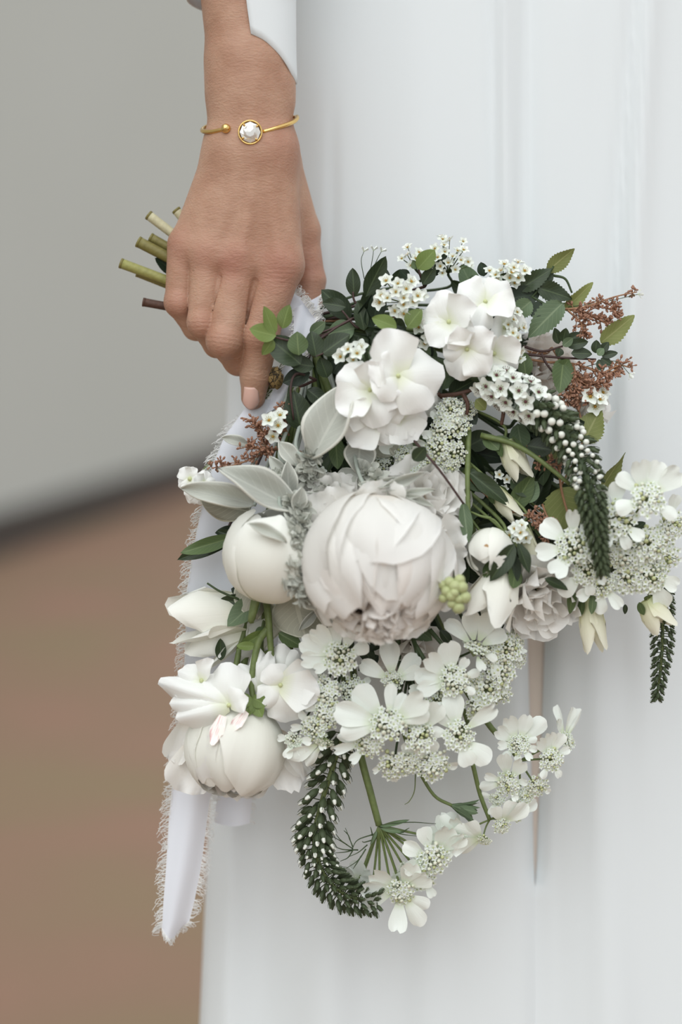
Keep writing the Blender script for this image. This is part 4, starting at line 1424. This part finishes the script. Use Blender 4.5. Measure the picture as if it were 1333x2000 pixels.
# ---------------------------------------------------------------- veronica / loosestrife spikes
def budm():
    mb = MB()
    mb.sheet(I4, lambda u, v: (math.cos(2 * math.pi * v) * .33 * math.sin(math.pi * (.12 + .75 * u)), u * .9, math.sin(2 * math.pi * v) * .33 * math.sin(math.pi * (.12 + .75 * u))), 5, 7, 0)
    for k in range(4):
        a = k * 1.57
        mb.tube([(math.cos(a) * .22, .3, math.sin(a) * .22), (math.cos(a) * .36, .7, math.sin(a) * .36), (math.cos(a) * .26, 1.12, math.sin(a) * .26)], .07, .02, 3, 3, 0, False)
    mb.ball((0, .88, 0), .2, 1, 4, 6, Vector((0, 1, 0)), 1.5)
    return mb
BUDT = budm().mesh('white_tipped_bud', [M['verbud'], M['vertip']])
b2 = budm()
b2.mi = [0] * len(b2.mi)
BUDG = b2.mesh('green_bud', [M['verbud']])
BALL = MB().ball((0, .5, 0), .5, 0, 6, 8).mesh('round_white_bud', [M['vertip']])

def spike(label, pts, r_of, n, rule, stem_r=4, seed=1, grip=True, stemmat='stem', warp=None):
    """buds spiral round a curved axis; rule(f) -> (kind, size px, outward lean)"""
    P0 = catmull([q(*p) for p in pts], 80)
    t = thing('flower_spike', label, 'flower', P0[0], BG)
    stem(t, [q(*p) for p in pts], stem_r, stem_r * .5, stemmat, 40)
    rnd = random.Random(seed)
    stk = MB()
    for k in range(n):
        f = float(np.interp((k + .5) / n, [0, 1], [0, 1])) if warp is None else float(np.interp((k + .5) / n, warp[0], warp[1]))
        s = f * 79.9
        i = int(s)
        p = P0[i].lerp(P0[i + 1], s - i)
        tg = (P0[i + 1] - P0[i]).normalized()
        e = tg.cross(Vector((.2, .1, 1))).normalized()
        g = e.cross(tg)
        a = k * 2.39996 + rnd.uniform(-.15, .15)
        w = e * math.cos(a) + g * math.sin(a)
        kind, size, lean = rule(f, rnd)
        if kind is None:
            continue
        R = r_of(f) * S
        d = (w * lean + tg * (1 - lean)).normalized()
        pos = p + w * max(0, R - size * .75 * S * lean)
        if kind in ('floret',):
            part('floret', VFLO[k % 2], t, frame(p + w * R, w.orthogonal(), w * .8 + Vector((0, 0, .5)), size * .55 * S, size * .55 * S, size * .55 * S))
            stk.tube([p, p + w * R], 1.3 * S, 1.2 * S, 2, 4)
        else:
            me_ = {'tip': BUDT, 'green': BUDG, 'ball': BALL}[kind]
            part('bud', me_, t, frame(pos, d, w.cross(d), size * (.8 if kind != 'ball' else 1) * S, size * S, size * (.8 if kind != 'ball' else 1) * S))
            stk.tube([p, pos + d * S], 1.3 * S, 1.4 * S, 2, 4)
        if kind == 'green' and rnd.random() < .5:
            b = p + w * (R + 6 * S) + tg * 5 * S
            stk.tube([pos, b], .9 * S, .3 * S, 2, 3)
    if stk.v:
        stk.build('stalks', M['verbud'], t, None, 'stuff')
    if grip:
        to_grip(t, P0[0], P0[1] - P0[0], stem_r, stemmat)
    return t

def ruleA(f, r):
    if f < .52:
        return ('tip', 25 + 5 * r.random(), .5)
    if f < .62:
        return ('tip', 18, .5)
    return ('green', 22 - 5 * f, .62)
spike('flower spike with white tipped buds curling down at the bottom of the bouquet', [(668, 1430, 30), (650, 1500, 34), (628, 1570, 34), (614, 1640, 32), (632, 1705, 30), (676, 1748, 28), (738, 1762, 24)],
      lambda f: np.interp(f, [0, .1, .35, .6, .8, 1], [22, 30, 30, 30, 31, 22]), 190, ruleA, 6, 51, True, 'stem', ([0, .24, .5, 1], [0, .42, .64, 1]))
def ruleB(f, r):
    if f < .30:
        return ('floret', 37, .8)
    if f < .56:
        return ('ball', 16 - 6 * (f - .3) / .26 + 2 * r.random(), .9) if r.random() < .5 else ('green', 22, .6)
    if f < .72:
        return ('ball', 9 + 2 * r.random(), .9) if r.random() < .45 else ('green', 18, .45)
    return ('green', 17 - 6 * (f - .7), .35)
spike('flower spike with open white florets and round buds arching along the right side', [(945, 742, 90), (1000, 766, 100), (1060, 800, 104), (1115, 860, 112), (1145, 930, 135), (1162, 1010, 172), (1178, 1118, 176)],
      lambda f: np.interp(f, [0, .1, .35, .6, .8, 1], [20, 32, 34, 31, 23, 9]), 270, ruleB, 12, 52, True, 'stemdark', ([0, .11, .40, 1], [0, .30, .56, 1]))
spike('dark green tapering flower spike hanging at the far right', [(1284, 1120, 20), (1294, 1180, 24), (1294, 1270, 24), (1284, 1366, 20)],
      lambda f: np.interp(f, [0, .2, .6, 1], [12, 20, 19, 7]), 150, lambda f, r: ('green', 15 - 3 * f, .5), 5, 53)

# ---------------------------------------------------------------- cream bells and buds
def bell(label, base, tip, w, z0, z1, key='bell', n=4, sepals=3, spread=.12, name='bell_flower', cat='flower', r_stem=3):
    a, b = q(*base, z0), q(*tip, z1)
    d = (b - a)
    L = d.length
    d.normalize()
    t = thing(name, label, cat, a, BG)
    e = d.cross(Vector((0, 0, 1))).normalized()
    g = e.cross(d)
    for k in range(n):
        an = 2 * math.pi * (k + .5) / n
        r = e * math.cos(an) + g * math.sin(an)
        part('petal', PET[key][k % 3], t, frame(a + r * w * .26 * S, d + r * spread, r, w * .88 * S / (.5 if key == 'bell' else .62), L * RND.uniform(.92, 1.03), w * 1.2 * S))
    for k in range(sepals):
        an = 2 * math.pi * k / max(1, sepals) + .6
        r = e * math.cos(an) + g * math.sin(an)
        part('sepal', LEAF['mid'][k % 3], t, frame(a + r * w * .3 * S - d * 4 * S, d + r * .3, r, w * .4 * S / .6, L * .36, L * .2))
    to_grip(t, a, d, r_stem)
    return t
bell('long cream bud with two split lobes hanging at the lower right', (1152, 1168), (1162, 1276), 54, 60, 66, n=4, sepals=4, spread=.1)
bell('short cream bud hanging above the dark spike at the far right', (1262, 1172), (1300, 1236), 56, 70, 70, n=4, sepals=2, spread=.2)
bell('upper cream bell deep among the dark leaves at the right', (988, 862), (1024, 944), 54, 60, 70, n=4, sepals=3, spread=.08)
bell('lower cream bell below the upper cream bell', (966, 958), (1012, 1018), 44, 66, 76, n=4, sepals=2, spread=.05)
bell('slender cream bud right of the round greenish bud', (1024, 1026), (1052, 1126), 42, 70, 74, n=3, sepals=3, spread=.02)
bell('wide white bell beneath the round greenish bud', (990, 1104), (940, 1226), 92, 110, 120, 'bell_white', n=5, sepals=4, spread=.22)
bell('white tulip shaped flower with pointed petals sticking out at the left over the ribbon', (478, 1200), (325, 1204), 124, 0, 26, 'bell_white', n=3, sepals=0, spread=.03)
bell('white pointed flower just below the tulip shaped one', (480, 1226), (362, 1288), 90, -14, -6, 'bell_white', n=3, sepals=0, spread=.04)
bell('white petalled bloom behind the green stem under the globe bud', (545, 1200), (440, 1262), 90, -20, -30, 'bell_white', n=4, sepals=0, spread=.2)
# round greenish bud with an orange spot
rb, rc = peony('round greenish white bud with an orange brown spot', 958, 1078, 120, 44, (-.25, -.75, .6), [('white', 4, 1.0, .05), ('white', 4, .92, .05)], None, 1.12, 61, 4)
MB().sheet(frame(q(943, 1092, 158), (.3, 1, .1), (-.2, -.25, 1), 26 * S, 30 * S, 26 * S), petal_fn(.9, .5, .6, cup=-.3, seed=4), 5, 5).build('brown_spot', plain_mat('orange_brown_spot', (204, 164, 116), .7, .2, 600), rb, 'orange brown blemish on the petal')

# green berry like buds, close to the lens
M['palebud'] = plain_mat('pale_green_bud', (196, 204, 150), 0.6, 0.2, 120)
t = thing('green_bud_cluster', 'cluster of pale green round buds at the right of the largest peony', 'flower bud', q(888, 1158, 230), BG)
for k in range(13):
    a = k * 2.4
    r = math.sqrt(k / 13) * 28
    part('bud', MB().ball((0, 0, 0), (9 + (k % 3) * 1.5) * S, 0, 6, 10).mesh('bud', [M['palebud']]), t, Matrix.Translation(q(888 + math.cos(a) * r, 1158 + math.sin(a) * r * 1.15, 225 + (30 - r) * .5)))
stem(t, [q(888, 1160, 215), q(880, 1100, 120), q(800, 900, 10), GRIP], 3, 4)

# ---------------------------------------------------------------- leafy branches
def branch(label, at, leaves, stems=(), name='leafy_branch', grip=True, mat='plum', r=3, cat='foliage'):
    c = q(*at)
    t = thing(name, label, cat, c, BG)
    for l in leaves:
        leaf(t, *l)
    if stems:
        for s in stems:
            pts = [q(*p) for p in s]
            MB().tube(pts, r * S, r * .7 * S, 14, 6).build('stem', M[mat], t)
    if grip:
        to_grip(t, c, (.5, .1, .4), r, mat)
    return t

branch('leafy sprig with light and dark green oval leaves in front of the index finger', (640, 652, 60), [
    ('light', 537, 654, 513, 598, 28, 100, 112, .3), ('light', 540, 656, 486, 644, 36, 104, 116, -.2), ('light', 534, 662, 514, 694, 24, 98, 100, .5),
    ('light', 552, 642, 563, 595, 32, 100, 112, -.3), ('dark', 588, 712, 524, 656, 54, 88, 96, .2), ('mid', 584, 694, 580, 648, 40, 104, 112, 0),
    ('dark', 618, 698, 610, 646, 38, 92, 98, .3), ('dark', 628, 692, 684, 652, 42, 90, 98, -.3), ('greygreen', 606, 652, 636, 629, 24, 76, 84, .4)],
    [((640, 652, 60), (605, 672, 84), (560, 664, 94), (536, 658, 100)), ((605, 672, 84), (612, 695, 90), (632, 690, 90)), ((690, 622, 40), (660, 638, 50), (640, 652, 60))])
branch('dark leaves hanging beside the tan binding knot', (618, 742, 50), [
    ('dark', 614, 716, 560, 708, 34, 72, 80, .2), ('deep', 606, 728, 553, 746, 36, 62, 70, -.2), ('dark', 640, 738, 626, 698, 34, 66, 72, .3), ('dark', 588, 840, 574, 764, 54, 60, 72, .1),
    ('deep', 650, 730, 668, 700, 30, 50, 56, 0), ('dark', 600, 760, 640, 790, 34, 40, 46, .3), ('deep', 625, 760, 600, 800, 34, 30, 30, .2), ('dark', 660, 745, 690, 720, 32, 44, 44, 0)],
    [((618, 742, 50), (580, 730, 70), (568, 760, 78), (574, 820, 70))])
branch('sprig with dark oval leaves between the thumb and the small white flowers', (720, 614, 30), [
    ('dark', 676, 600, 630, 590, 28, 40, 44, .2), ('dark', 692, 580, 689, 523, 29, 36, 44, -.1), ('dark', 714, 580, 752, 499, 38, 44, 54, .3), ('dark', 712, 646, 699, 588, 28, 44, 50, 0),
    ('deep', 730, 624, 745, 566, 36, 50, 58, .2), ('deep', 728, 640, 716, 602, 30, 40, 44, .4), ('light', 776, 640, 727, 620, 31, 108, 118, .2), ('light', 796, 640, 822, 603, 36, 108, 118, -.3),
    ('deep', 760, 660, 790, 640, 34, 80, 84, 0), ('dark', 820, 660, 850, 655, 22, 92, 96, 0), ('deep', 742, 520, 752, 560, 30, 30, 30, .3), ('mid', 768, 655, 800, 664, 26, 96, 100, .3)],
    [((720, 614, 30), (690, 622, 40), (668, 634, 46), (628, 650, 56)), ((720, 614, 30), (694, 590, 36), (690, 570, 38)), ((720, 614, 30), (700, 640, 40), (668, 606, 42))])
branch('pair of light and dark leaves at the top of the bouquet', (830, 560, 10), [
    ('light', 816, 526, 850, 488, 36, 50, 60, .2), ('mid', 818, 524, 808, 508, 24, 48, 52, .2), ('deep', 846, 540, 872, 494, 24, 30, 40, 0), ('deep', 946, 540, 940, 512, 22, 30, 36, 0), ('dark', 826, 556, 850, 520, 26, 40, 44, .2),
    ('deep', 800, 545, 780, 528, 22, 30, 34, .2), ('dark', 770, 560, 782, 525, 24, 20, 26, .2)],
    [((830, 560, 10), (822, 540, 40), (818, 524, 48)), ((830, 560, 10), (842, 540, 34))])
branch('branch with large toothed dark green leaves at the upper right', (1010, 600, 20), [
    ('olive_toothed', 1070, 530, 1122, 484, 34, 30, 40, .4), ('dark_toothed', 1014, 566, 1080, 524, 36, 34, 40, .2), ('dark_toothed', 1050, 562, 1120, 582, 40, 36, 34, -.2), ('deep', 1056, 574, 984, 584, 40, 30, 38, .2),
    ('greygreen_toothed', 1038, 588, 996, 624, 38, 44, 50, .3), ('greygreen_toothed', 1100, 592, 1032, 656, 52, 46, 54, -.3), ('deep', 1062, 590, 1038, 620, 30, 36, 40, 0), ('dark', 1060, 560, 1078, 522, 26, 24, 30, .2),
    ('deep', 1010, 600, 1000, 560, 34, 20, 24, .2)],
    [((1010, 600, 20), (1040, 580, 32), (1066, 545, 34), (1082, 520, 32)), ((1082, 538, 26), (1105, 545, 26), (1118, 572, 24)), ((1040, 580, 32), (1080, 600, 40), (1104, 592, 44))], mat='stemdark')
branch('branch with olive toothed leaves along the right edge', (1080, 680, 0), [
    ('olive_toothed', 1102, 606, 1160, 552, 30, 10, 20, .6), ('olive_toothed', 1174, 670, 1241, 616, 40, 16, 26, .5), ('mid_toothed', 1102, 700, 1092, 770, 44, 30, 36, .2), ('olive_toothed', 1140, 866, 1172, 796, 58, 30, 40, -.3),
    ('olive_toothed', 1172, 962, 1216, 880, 34, 26, 34, .7), ('olive_toothed', 1096, 952, 1122, 1040, 92, 50, 56, .1), ('mid', 1028, 736, 1022, 686, 32, 46, 50, .1), ('olive_toothed', 1100, 860, 1070, 900, 40, 40, 44, 0),
    ('mid', 1086, 740, 1112, 700, 32, 24, 30, .1)],
    [((1080, 680, 0), (1100, 720, 10), (1140, 850, 24), (1096, 950, 46)), ((1092, 910, 44), (1098, 960, 52), (1112, 1010, 56))], mat='ruststem')
branch('sprig of thick small dark bluish green leaves on a purple stem at the right', (1010, 690, 20), [
    ('dark', 1092, 672, 1082, 640, 20, 34, 40, .2), ('dark', 1100, 668, 1106, 640, 20, 36, 42, 0), ('dark', 1104, 670, 1136, 650, 22, 36, 40, .2), ('dark', 1108, 676, 1150, 668, 22, 40, 44, 0), ('dark', 1116, 690, 1158, 690, 24, 42, 44, .1),
    ('dark', 1096, 680, 1090, 696, 18, 38, 40, .1), ('greygreen', 1100, 676, 1120, 660, 18, 48, 52, 0), ('dark', 1164, 690, 1166, 664, 20, 30, 36, 0), ('dark', 1172, 690, 1190, 668, 18, 30, 34, .1), ('dark', 1176, 696, 1208, 688, 16, 30, 32, .1),
    ('dark', 1174, 700, 1196, 712, 18, 30, 32, .1), ('dark', 1170, 702, 1178, 726, 18, 30, 32, 0), ('greygreen', 1168, 694, 1180, 680, 16, 38, 40, 0)],
    [((1010, 690, 20), (1090, 698, 34), (1165, 702, 30)), ((1022, 676, 24), (1060, 686, 30), (1100, 676, 38)), ((1058, 690, 30), (1068, 710, 30), (1080, 726, 28))])
branch('pointed dark green leaf pair at the left over the ribbon', (470, 1050, 20), [
    ('dark', 458, 1056, 345, 1090, 30, 26, 38, -.5), ('mid', 460, 1048, 352, 1080, 30, 34, 44, .5), ('deep', 470, 1036, 420, 1042, 24, 20, 24, .2), ('dark', 468, 1052, 424, 1036, 18, 34, 40, .2)],
    [((470, 1050, 20), (440, 1058, 34), (400, 1074, 40))])
branch('dark leaves and sepals around the tulip shaped flower at the left', (500, 1185, 0), [
    ('dark', 500, 1180, 428, 1172, 32, 30, 40, .3), ('greygreen', 508, 1165, 446, 1226, 46, 34, 44, -.2), ('dark', 432, 1290, 430, 1246, 22, 20, 24, .1), ('mid', 520, 1230, 498, 1240, 22, 30, 34, .1), ('deep', 480, 1160, 452, 1150, 24, 26, 30, .2)],
    [((500, 1185, 0), (470, 1172, 34), (430, 1155, 36), (405, 1139, 34))], mat='stemdark')
branch('thick green stem with small leaves between the globe bud and the lowest peony', (518, 1150, 40), [
    ('light', 520, 1232, 462, 1270, 26, 50, 54, .4), ('mid', 532, 1300, 500, 1308, 24, 50, 54, .2), ('light', 540, 1300, 590, 1296, 26, 50, 54, .2), ('mid', 544, 1236, 590, 1262, 30, 40, 44, .2), ('light', 500, 1262, 462, 1262, 18, 60, 60, .2)],
    [((518, 1150, 40), (524, 1200, 56), (528, 1250, 60), (534, 1316, 60)), ((526, 1225, 54), (504, 1258, 60), (492, 1330, 70), (496, 1370, 76)), ((560, 1200, 20), (566, 1260, 30), (572, 1310, 40))], mat='stem', r=8)
branch('long dark leaves hanging over the white bell at the right', (1000, 1060, 100), [
    ('dark', 1006, 1062, 958, 1136, 36, 150, 160, .3), ('deep', 996, 1070, 968, 1092, 30, 146, 150, -.2), ('dark', 1012, 1060, 1036, 1120, 26, 142, 146, .5), ('deep', 1000, 1080, 1008, 1140, 30, 140, 146, 0), ('dark', 1064, 1130, 1112, 1150, 20, 130, 130, .8),
    ('mid', 1118, 1150, 1116, 1200, 20, 90, 90, .2), ('mid', 1160, 1160, 1156, 1200, 16, 100, 100, 0), ('dark', 1222, 1180, 1222, 1200, 10, 60, 60, 0)],
    [((1000, 1060, 100), (970, 1020, 110), (956, 1012, 110)), ((960, 1012, 110), (940, 1008, 110), (920, 1000, 100))], mat='stem')
branch('long pod like green leaves and stems in the dark right of the largest peony', (920, 910, 60), [
    ('dark', 916, 922, 998, 984, 34, 90, 100, .2), ('mid', 1000, 1000, 1040, 925, 40, 60, 66, .2), ('greygreen', 1020, 980, 1050, 940, 44, 60, 66, -.3), ('mid', 955, 860, 1010, 880, 36, 60, 66, .3), ('dark', 1000, 930, 1040, 970, 44, 56, 60, .3),
    ('greygreen', 905, 980, 914, 1062, 26, 110, 120, .1), ('mid', 945, 850, 975, 880, 30, 64, 70, .2), ('dark', 1030, 870, 1080, 880, 40, 60, 66, .3)],
    [((940, 850, 70), (1000, 866, 84), (1050, 895, 94), (1114, 946, 100)), ((916, 840, 70), (914, 950, 96), (918, 1050, 110))], mat='stem', r=6)
branch('thin purple twig with one small dark leaf crossing above the largest peony', (800, 850, 40), [('dark', 808, 900, 832, 872, 28, 150, 156, .2)],
    [((800, 850, 90), (828, 882, 150), (862, 922, 156), (906, 984, 140))], mat='plum', r=3)
branch('brown woody twig below the upper white petal cluster', (860, 770, 60), [('olive', 930, 780, 950, 800, 26, 80, 80, 0), ('deep', 900, 790, 930, 830, 34, 50, 50, .2)],
    [((860, 774, 70), (900, 768, 84), (950, 752, 80)), ((905, 768, 84), (914, 790, 86), (912, 810, 84)), ((975, 770, 80), (984, 800, 90), (980, 830, 86))], mat='wood', r=5)
branch('mid green oval leaves below the left white petal cluster', (690, 880, 30), [
    ('mid', 655, 850, 660, 918, 32, 60, 66, .1), ('greygreen', 740, 860, 750, 905, 26, 50, 54, .2), ('mid', 830, 850, 815, 880, 40, 60, 66, .2), ('dark', 700, 940, 692, 975, 30, 70, 80, .1), ('olive', 720, 955, 700, 990, 30, 90, 96, .1)], (), mat='stemdark')
branch('dark green stems and grassy blades between the laceflowers', (820, 1240, 40), [('dark', 700, 1250, 730, 1300, 30, 40, 44, .2), ('deep', 670, 1330, 700, 1380, 30, 50, 50, .1), ('dark', 860, 1230, 884, 1262, 20, 60, 60, .1),
    ('deep', 740, 1280, 700, 1310, 26, 40, 40, .3), ('deep', 780, 1370, 800, 1400, 30, 40, 40, .3), ('dark', 1230, 1040, 1262, 1020, 22, 90, 90, .1), ('deep', 1200, 1050, 1240, 1070, 26, 70, 70, .2)],
    [((800, 1230, 60), (814, 1270, 90), (819, 1330, 90)), ((812, 1260, 90), (836, 1300, 92), (850, 1326, 86)), ((778, 1250, 50), (780, 1290, 60), (783, 1350, 60)), ((840, 1230, 70), (864, 1258, 80), (890, 1290, 70))], mat='stemdark', r=5)

# dark foliage that fills the heart of the bouquet
rf = random.Random(77)
CENT = [(700, 640), (760, 720), (860, 780), (960, 720), (1010, 820), (900, 880), (960, 960), (1060, 860), (1040, 1000), (1100, 1080), (660, 860), (720, 980), (620, 1060), (820, 1060), (900, 1160),
        (780, 1200), (680, 1180), (980, 1140), (860, 660), (940, 600), (1080, 1140), (1160, 1060)]
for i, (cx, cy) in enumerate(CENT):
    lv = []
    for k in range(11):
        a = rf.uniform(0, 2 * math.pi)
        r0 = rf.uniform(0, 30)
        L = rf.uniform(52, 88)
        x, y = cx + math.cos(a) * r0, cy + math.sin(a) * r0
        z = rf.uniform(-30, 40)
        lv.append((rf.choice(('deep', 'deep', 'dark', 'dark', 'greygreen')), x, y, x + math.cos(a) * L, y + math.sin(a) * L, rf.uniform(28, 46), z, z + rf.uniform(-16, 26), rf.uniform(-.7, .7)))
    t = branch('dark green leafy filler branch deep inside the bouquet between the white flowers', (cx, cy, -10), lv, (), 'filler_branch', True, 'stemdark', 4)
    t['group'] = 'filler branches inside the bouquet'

# ---------------------------------------------------------------- woolly silver leaves
def silver(label, leaves, tufts=(), name='silver_leaf_stem'):
    l0 = leaves[0]
    t = thing(name, label, 'foliage', q(l0[1], l0[2], l0[5 + 1]), BG)
    for l in leaves:
        o = leaf(t, *l)
        md = o.modifiers.new('wool', 'SOLIDIFY')
        md.thickness = 0.03
        md.offset = 0
    for (x, y, z, r, n) in tufts:
        rnd = random.Random(x * 7 + y)
        for k in range(n):
            d = Vector((rnd.gauss(0, 1), rnd.gauss(0, 1), abs(rnd.gauss(0, .8)) + .1)).normalized()
            s = rnd.uniform(.55, 1.0) * r * S
            part('tuft_leaf', LEAF['silver'][k % 3], t, frame(q(x, y, z) + d * s * .35, d, d.orthogonal() + Vector((rnd.uniform(-1, 1), 0, .5)), s * .75 / .6, s, s))
    to_grip(t, q(l0[1], l0[2], l0[6]), (.4, -.3, .2), 4, 'silverstem')
    return t
M['silverstem'] = plain_mat('woolly_silver_stem', (176, 184, 174), 0.95, .1, 500)
silver('large folded silver woolly leaf left of the rounded white petals', [('silver', 612, 896, 690, 742, 88, 118, 136, -.35, 0), ('silverunder', 628, 890, 604, 850, 40, 100, 104, .3)])
silver('long pointed silver leaf reaching to the upper left over the globe bud', [('silver', 592, 1002, 424, 922, 66, 128, 124, .6, 1), ('silver', 560, 970, 700, 1000, 30, 90, 90, .2)])
silver('narrow silver leaf pointing left over the white cluster on the ribbon', [('silver', 500, 986, 354, 952, 46, 80, 84, .8, 2), ('silverunder', 490, 1000, 392, 978, 58, 70, 78, -.4, 0)])
silver('broad silver leaves hanging under the left white petal cluster', [('silver', 704, 860, 700, 922, 62, 80, 96, .1, 0), ('silverunder', 740, 850, 770, 890, 60, 60, 66, .2), ('silver', 668, 915, 690, 965, 52, 70, 80, .2)])
silver('veined silver leaf undersides hanging below the globe bud', [('silverunder', 478, 1120, 506, 1208, 66, 44, 50, .1, 0), ('silverunder', 572, 1150, 596, 1246, 110, 60, 66, -.1, 2), ('silver', 622, 1190, 584, 1232, 18, 72, 76, .2)])
silver('fuzzy silver flower spike running down between the globe bud and the largest peony', [('silver', 580, 1000, 590, 950, 30, 150, 160, .1), ('silver', 560, 1060, 486, 1020, 22, 200, 206, .5), ('silver', 590, 1160, 620, 1190, 30, 150, 150, 0)],
       [(575, 985, 130, 28, 34), (588, 1000, 140, 26, 30), (582, 1025, 150, 28, 34), (576, 1050, 160, 28, 34), (586, 1068, 164, 26, 30), (572, 1088, 168, 30, 34), (570, 1118, 172, 30, 34), (584, 1142, 172, 26, 28), (594, 1164, 168, 22, 20)])
silver('small silver dusty leaf cluster above the long pointed silver leaf', [('silver', 580, 910, 546, 862, 34, 110, 116, .3, 0), ('silver', 560, 930, 526, 892, 26, 100, 106, -.3), ('silver', 566, 975, 560, 900, 34, 110, 120, .1), ('silver', 486, 870, 434, 854, 22, 30, 34, .5)],
       [(606, 900, 104, 30, 34), (590, 915, 100, 28, 28), (600, 935, 100, 26, 24), (545, 945, 96, 26, 24), (624, 945, 90, 26, 20), (560, 925, 96, 24, 20)])
silver('silver fringed leaves lying over the top of the largest peony', [('silver', 740, 960, 830, 922, 22, 150, 156, .3, 1), ('silver', 770, 975, 850, 955, 20, 152, 156, -.2, 0), ('silver', 720, 950, 800, 935, 18, 146, 150, .4), ('silver', 780, 965, 850, 990, 14, 156, 158, .2),
        ('silver', 740, 955, 700, 945, 18, 140, 144, .2)], [(735, 940, 130, 26, 26), (715, 925, 110, 26, 22), (760, 955, 140, 24, 20)])

# ---------------------------------------------------------------- rusty red sprigs
def rusty(label, at, axes, seed=1, dens=1.0):
    t = thing('rusty_sprig', label, 'flower', q(*at), BG)
    rnd = random.Random(seed)
    st, bd = MB(), MB()
    c0 = q(*at)
    for pts, sub in axes:
        ps = catmull([q(*p) for p in pts], 12)
        st.tube(ps, 2.4 * S, 1.2 * S, 12, 5, 0, True, False)
        for k in range(int(sub * dens)):
            f = .25 + .75 * (k + rnd.random()) / (sub * dens)
            s = f * 11.99
            i = int(s)
            p = ps[i].lerp(ps[i + 1], s - i)
            tg = (ps[i + 1] - ps[i]).normalized()
            d = (tg * .7 + Vector((rnd.gauss(0, .7), rnd.gauss(0, .7), rnd.gauss(0, .6)))).normalized()
            L = rnd.uniform(12, 28) * (1.15 - .6 * f) * S
            e = p + d * L
            st.tube([p, p.lerp(e, .5) + Vector((0, 1.5 * S, 0)), e], 1.1 * S, .8 * S, 3, 3)
            for m in range(rnd.choice((3, 4, 5))):
                u = (d + Vector((rnd.gauss(0, .8), rnd.gauss(0, .8), rnd.gauss(0, .6)))).normalized()
                b0 = p.lerp(e, rnd.uniform(.35, 1.0))
                b1 = b0 + u * rnd.uniform(5, 10) * S
                bd.tube([b0, b1], 1.0 * S, .9 * S, 1, 3)
                bd.ball(b1, rnd.uniform(1.9, 2.9) * S, 0, 4, 5, u, 1.7)
    st.build('stem', M['ruststem'], t)
    bd.build('buds', M['rust'], t, 'rusty red buds', 'stuff')
    to_grip(t, c0, (axes[0][0][1][0] - axes[0][0][0][0], axes[0][0][0][1] - axes[0][0][1][1], .1), 2.6, 'ruststem')
    return t
rusty('rusty red sprig at the left below the fingertip, lying on the ribbon', (575, 880, 40), [
    (((575, 880, 40), (530, 880, 50), (470, 905, 52), (414, 914, 50)), 22), (((560, 870, 44), (520, 850, 54), (490, 822, 54)), 24), (((555, 876, 44), (520, 878, 60), (480, 874, 60)), 20),
    (((560, 850, 44), (552, 820, 54), (550, 798, 54)), 14), (((498, 928, 40), (480, 915, 50), (460, 910, 52)), 6), (((565, 850, 44), (555, 840, 60), (530, 845, 64)), 16)], 5)
rusty('rusty red sprig with a long wisp at the upper right', (1078, 604, 20), [
    (((1078, 604, 20), (1120, 604, 26), (1160, 620, 28), (1188, 634, 26)), 34), (((1100, 604, 24), (1140, 600, 28), (1200, 580, 24), (1245, 570, 20)), 9), (((1110, 606, 26), (1135, 630, 34), (1140, 650, 34)), 20),
    (((1130, 603, 26), (1160, 596, 28), (1168, 588, 28)), 8), (((1180, 600, 24), (1196, 605, 26), (1204, 610, 24)), 10)], 6)
rusty('rusty red sprig hanging lower at the right above the toothed leaf', (1090, 708, 20), [
    (((1090, 708, 20), (1130, 712, 28), (1180, 730, 28), (1206, 722, 24)), 24), (((1120, 712, 26), (1130, 740, 34), (1160, 760, 34)), 24), (((1118, 712, 26), (1120, 750, 34), (1100, 786, 34)), 22), (((1130, 730, 28), (1150, 750, 30), (1185, 748, 30)), 22),
    (((1180, 728, 28), (1210, 714, 24), (1232, 718, 20)), 6), (((1125, 740, 30), (1140, 770, 34), (1130, 785, 34)), 16)], 8)
rusty('small rusty red sprig deep beside the slender cream bud', (1010, 1000, 60), [
    (((1010, 1000, 60), (1040, 1012, 84), (1072, 1022, 86)), 22), (((1060, 985, 60), (1075, 1030, 80), (1068, 1050, 80)), 14), (((1030, 870, 50), (1060, 900, 66), (1090, 910, 66)), 12)], 9)

# ---------------------------------------------------------------- cut stem ends sticking out behind the hand
def cut(label, a, b, r, mat, name='cut_stem', z=-46):
    t = thing(name, label, 'stem', q(a[0], a[1], z), BG)
    pa, pb = q(a[0], a[1], z), q(b[0], b[1], z)
    MB().tube([pa, pb, pb + (pb - pa).normalized() * 60 * S, GRIP + Vector((0, RND.uniform(-10, 10) * S, -4 * S))], r * S, r * S * .9, 14, 10).build('stem', M[mat], t)
    d = (pb - pa).normalized()
    MB().tube([pa - d * .8 * S, pa + d * 4 * S], r * S * 1.06, r * S * 1.03, 2, 10).build('cut_end', M['wood' if mat == 'wood' else 'stemolive'], t, 'browned cut end of the stem')
    return t
cut('pale cream cut stem end, upper of the stems behind the hand', (290, 420), (345, 462), 9.5, 'stempale')
cut('short pale cut stem end close to the hand edge, topmost of the stems', (344, 410), (368, 440), 9, 'stempale')
cut('brownish olive cut stem end just above the thick olive one', (294, 464), (345, 492), 9.5, 'stemolive', z=-52)
cut('thick olive cut stem end pointing left behind the hand', (270, 472), (335, 506), 11, 'stemolive', z=-38)
cut('longest lime green cut stem end pointing left', (236, 514), (330, 549), 10, 'stemlime', z=-40)
cut('dark olive stem just beneath the longest lime green one', (268, 534), (328, 558), 7, 'stemolive', z=-50)
cut('lowest cut stem end, thin brown and woody', (280, 590), (334, 600), 8.5, 'wood', z=-40)
t = thing('dark_leaf', 'small dark leaf tip between the cut stems left of the hand', 'leaf', q(305, 512, -50), BG)
leaf(t, 'deep', 350, 535, 302, 506, 30, -52, -48, .2)
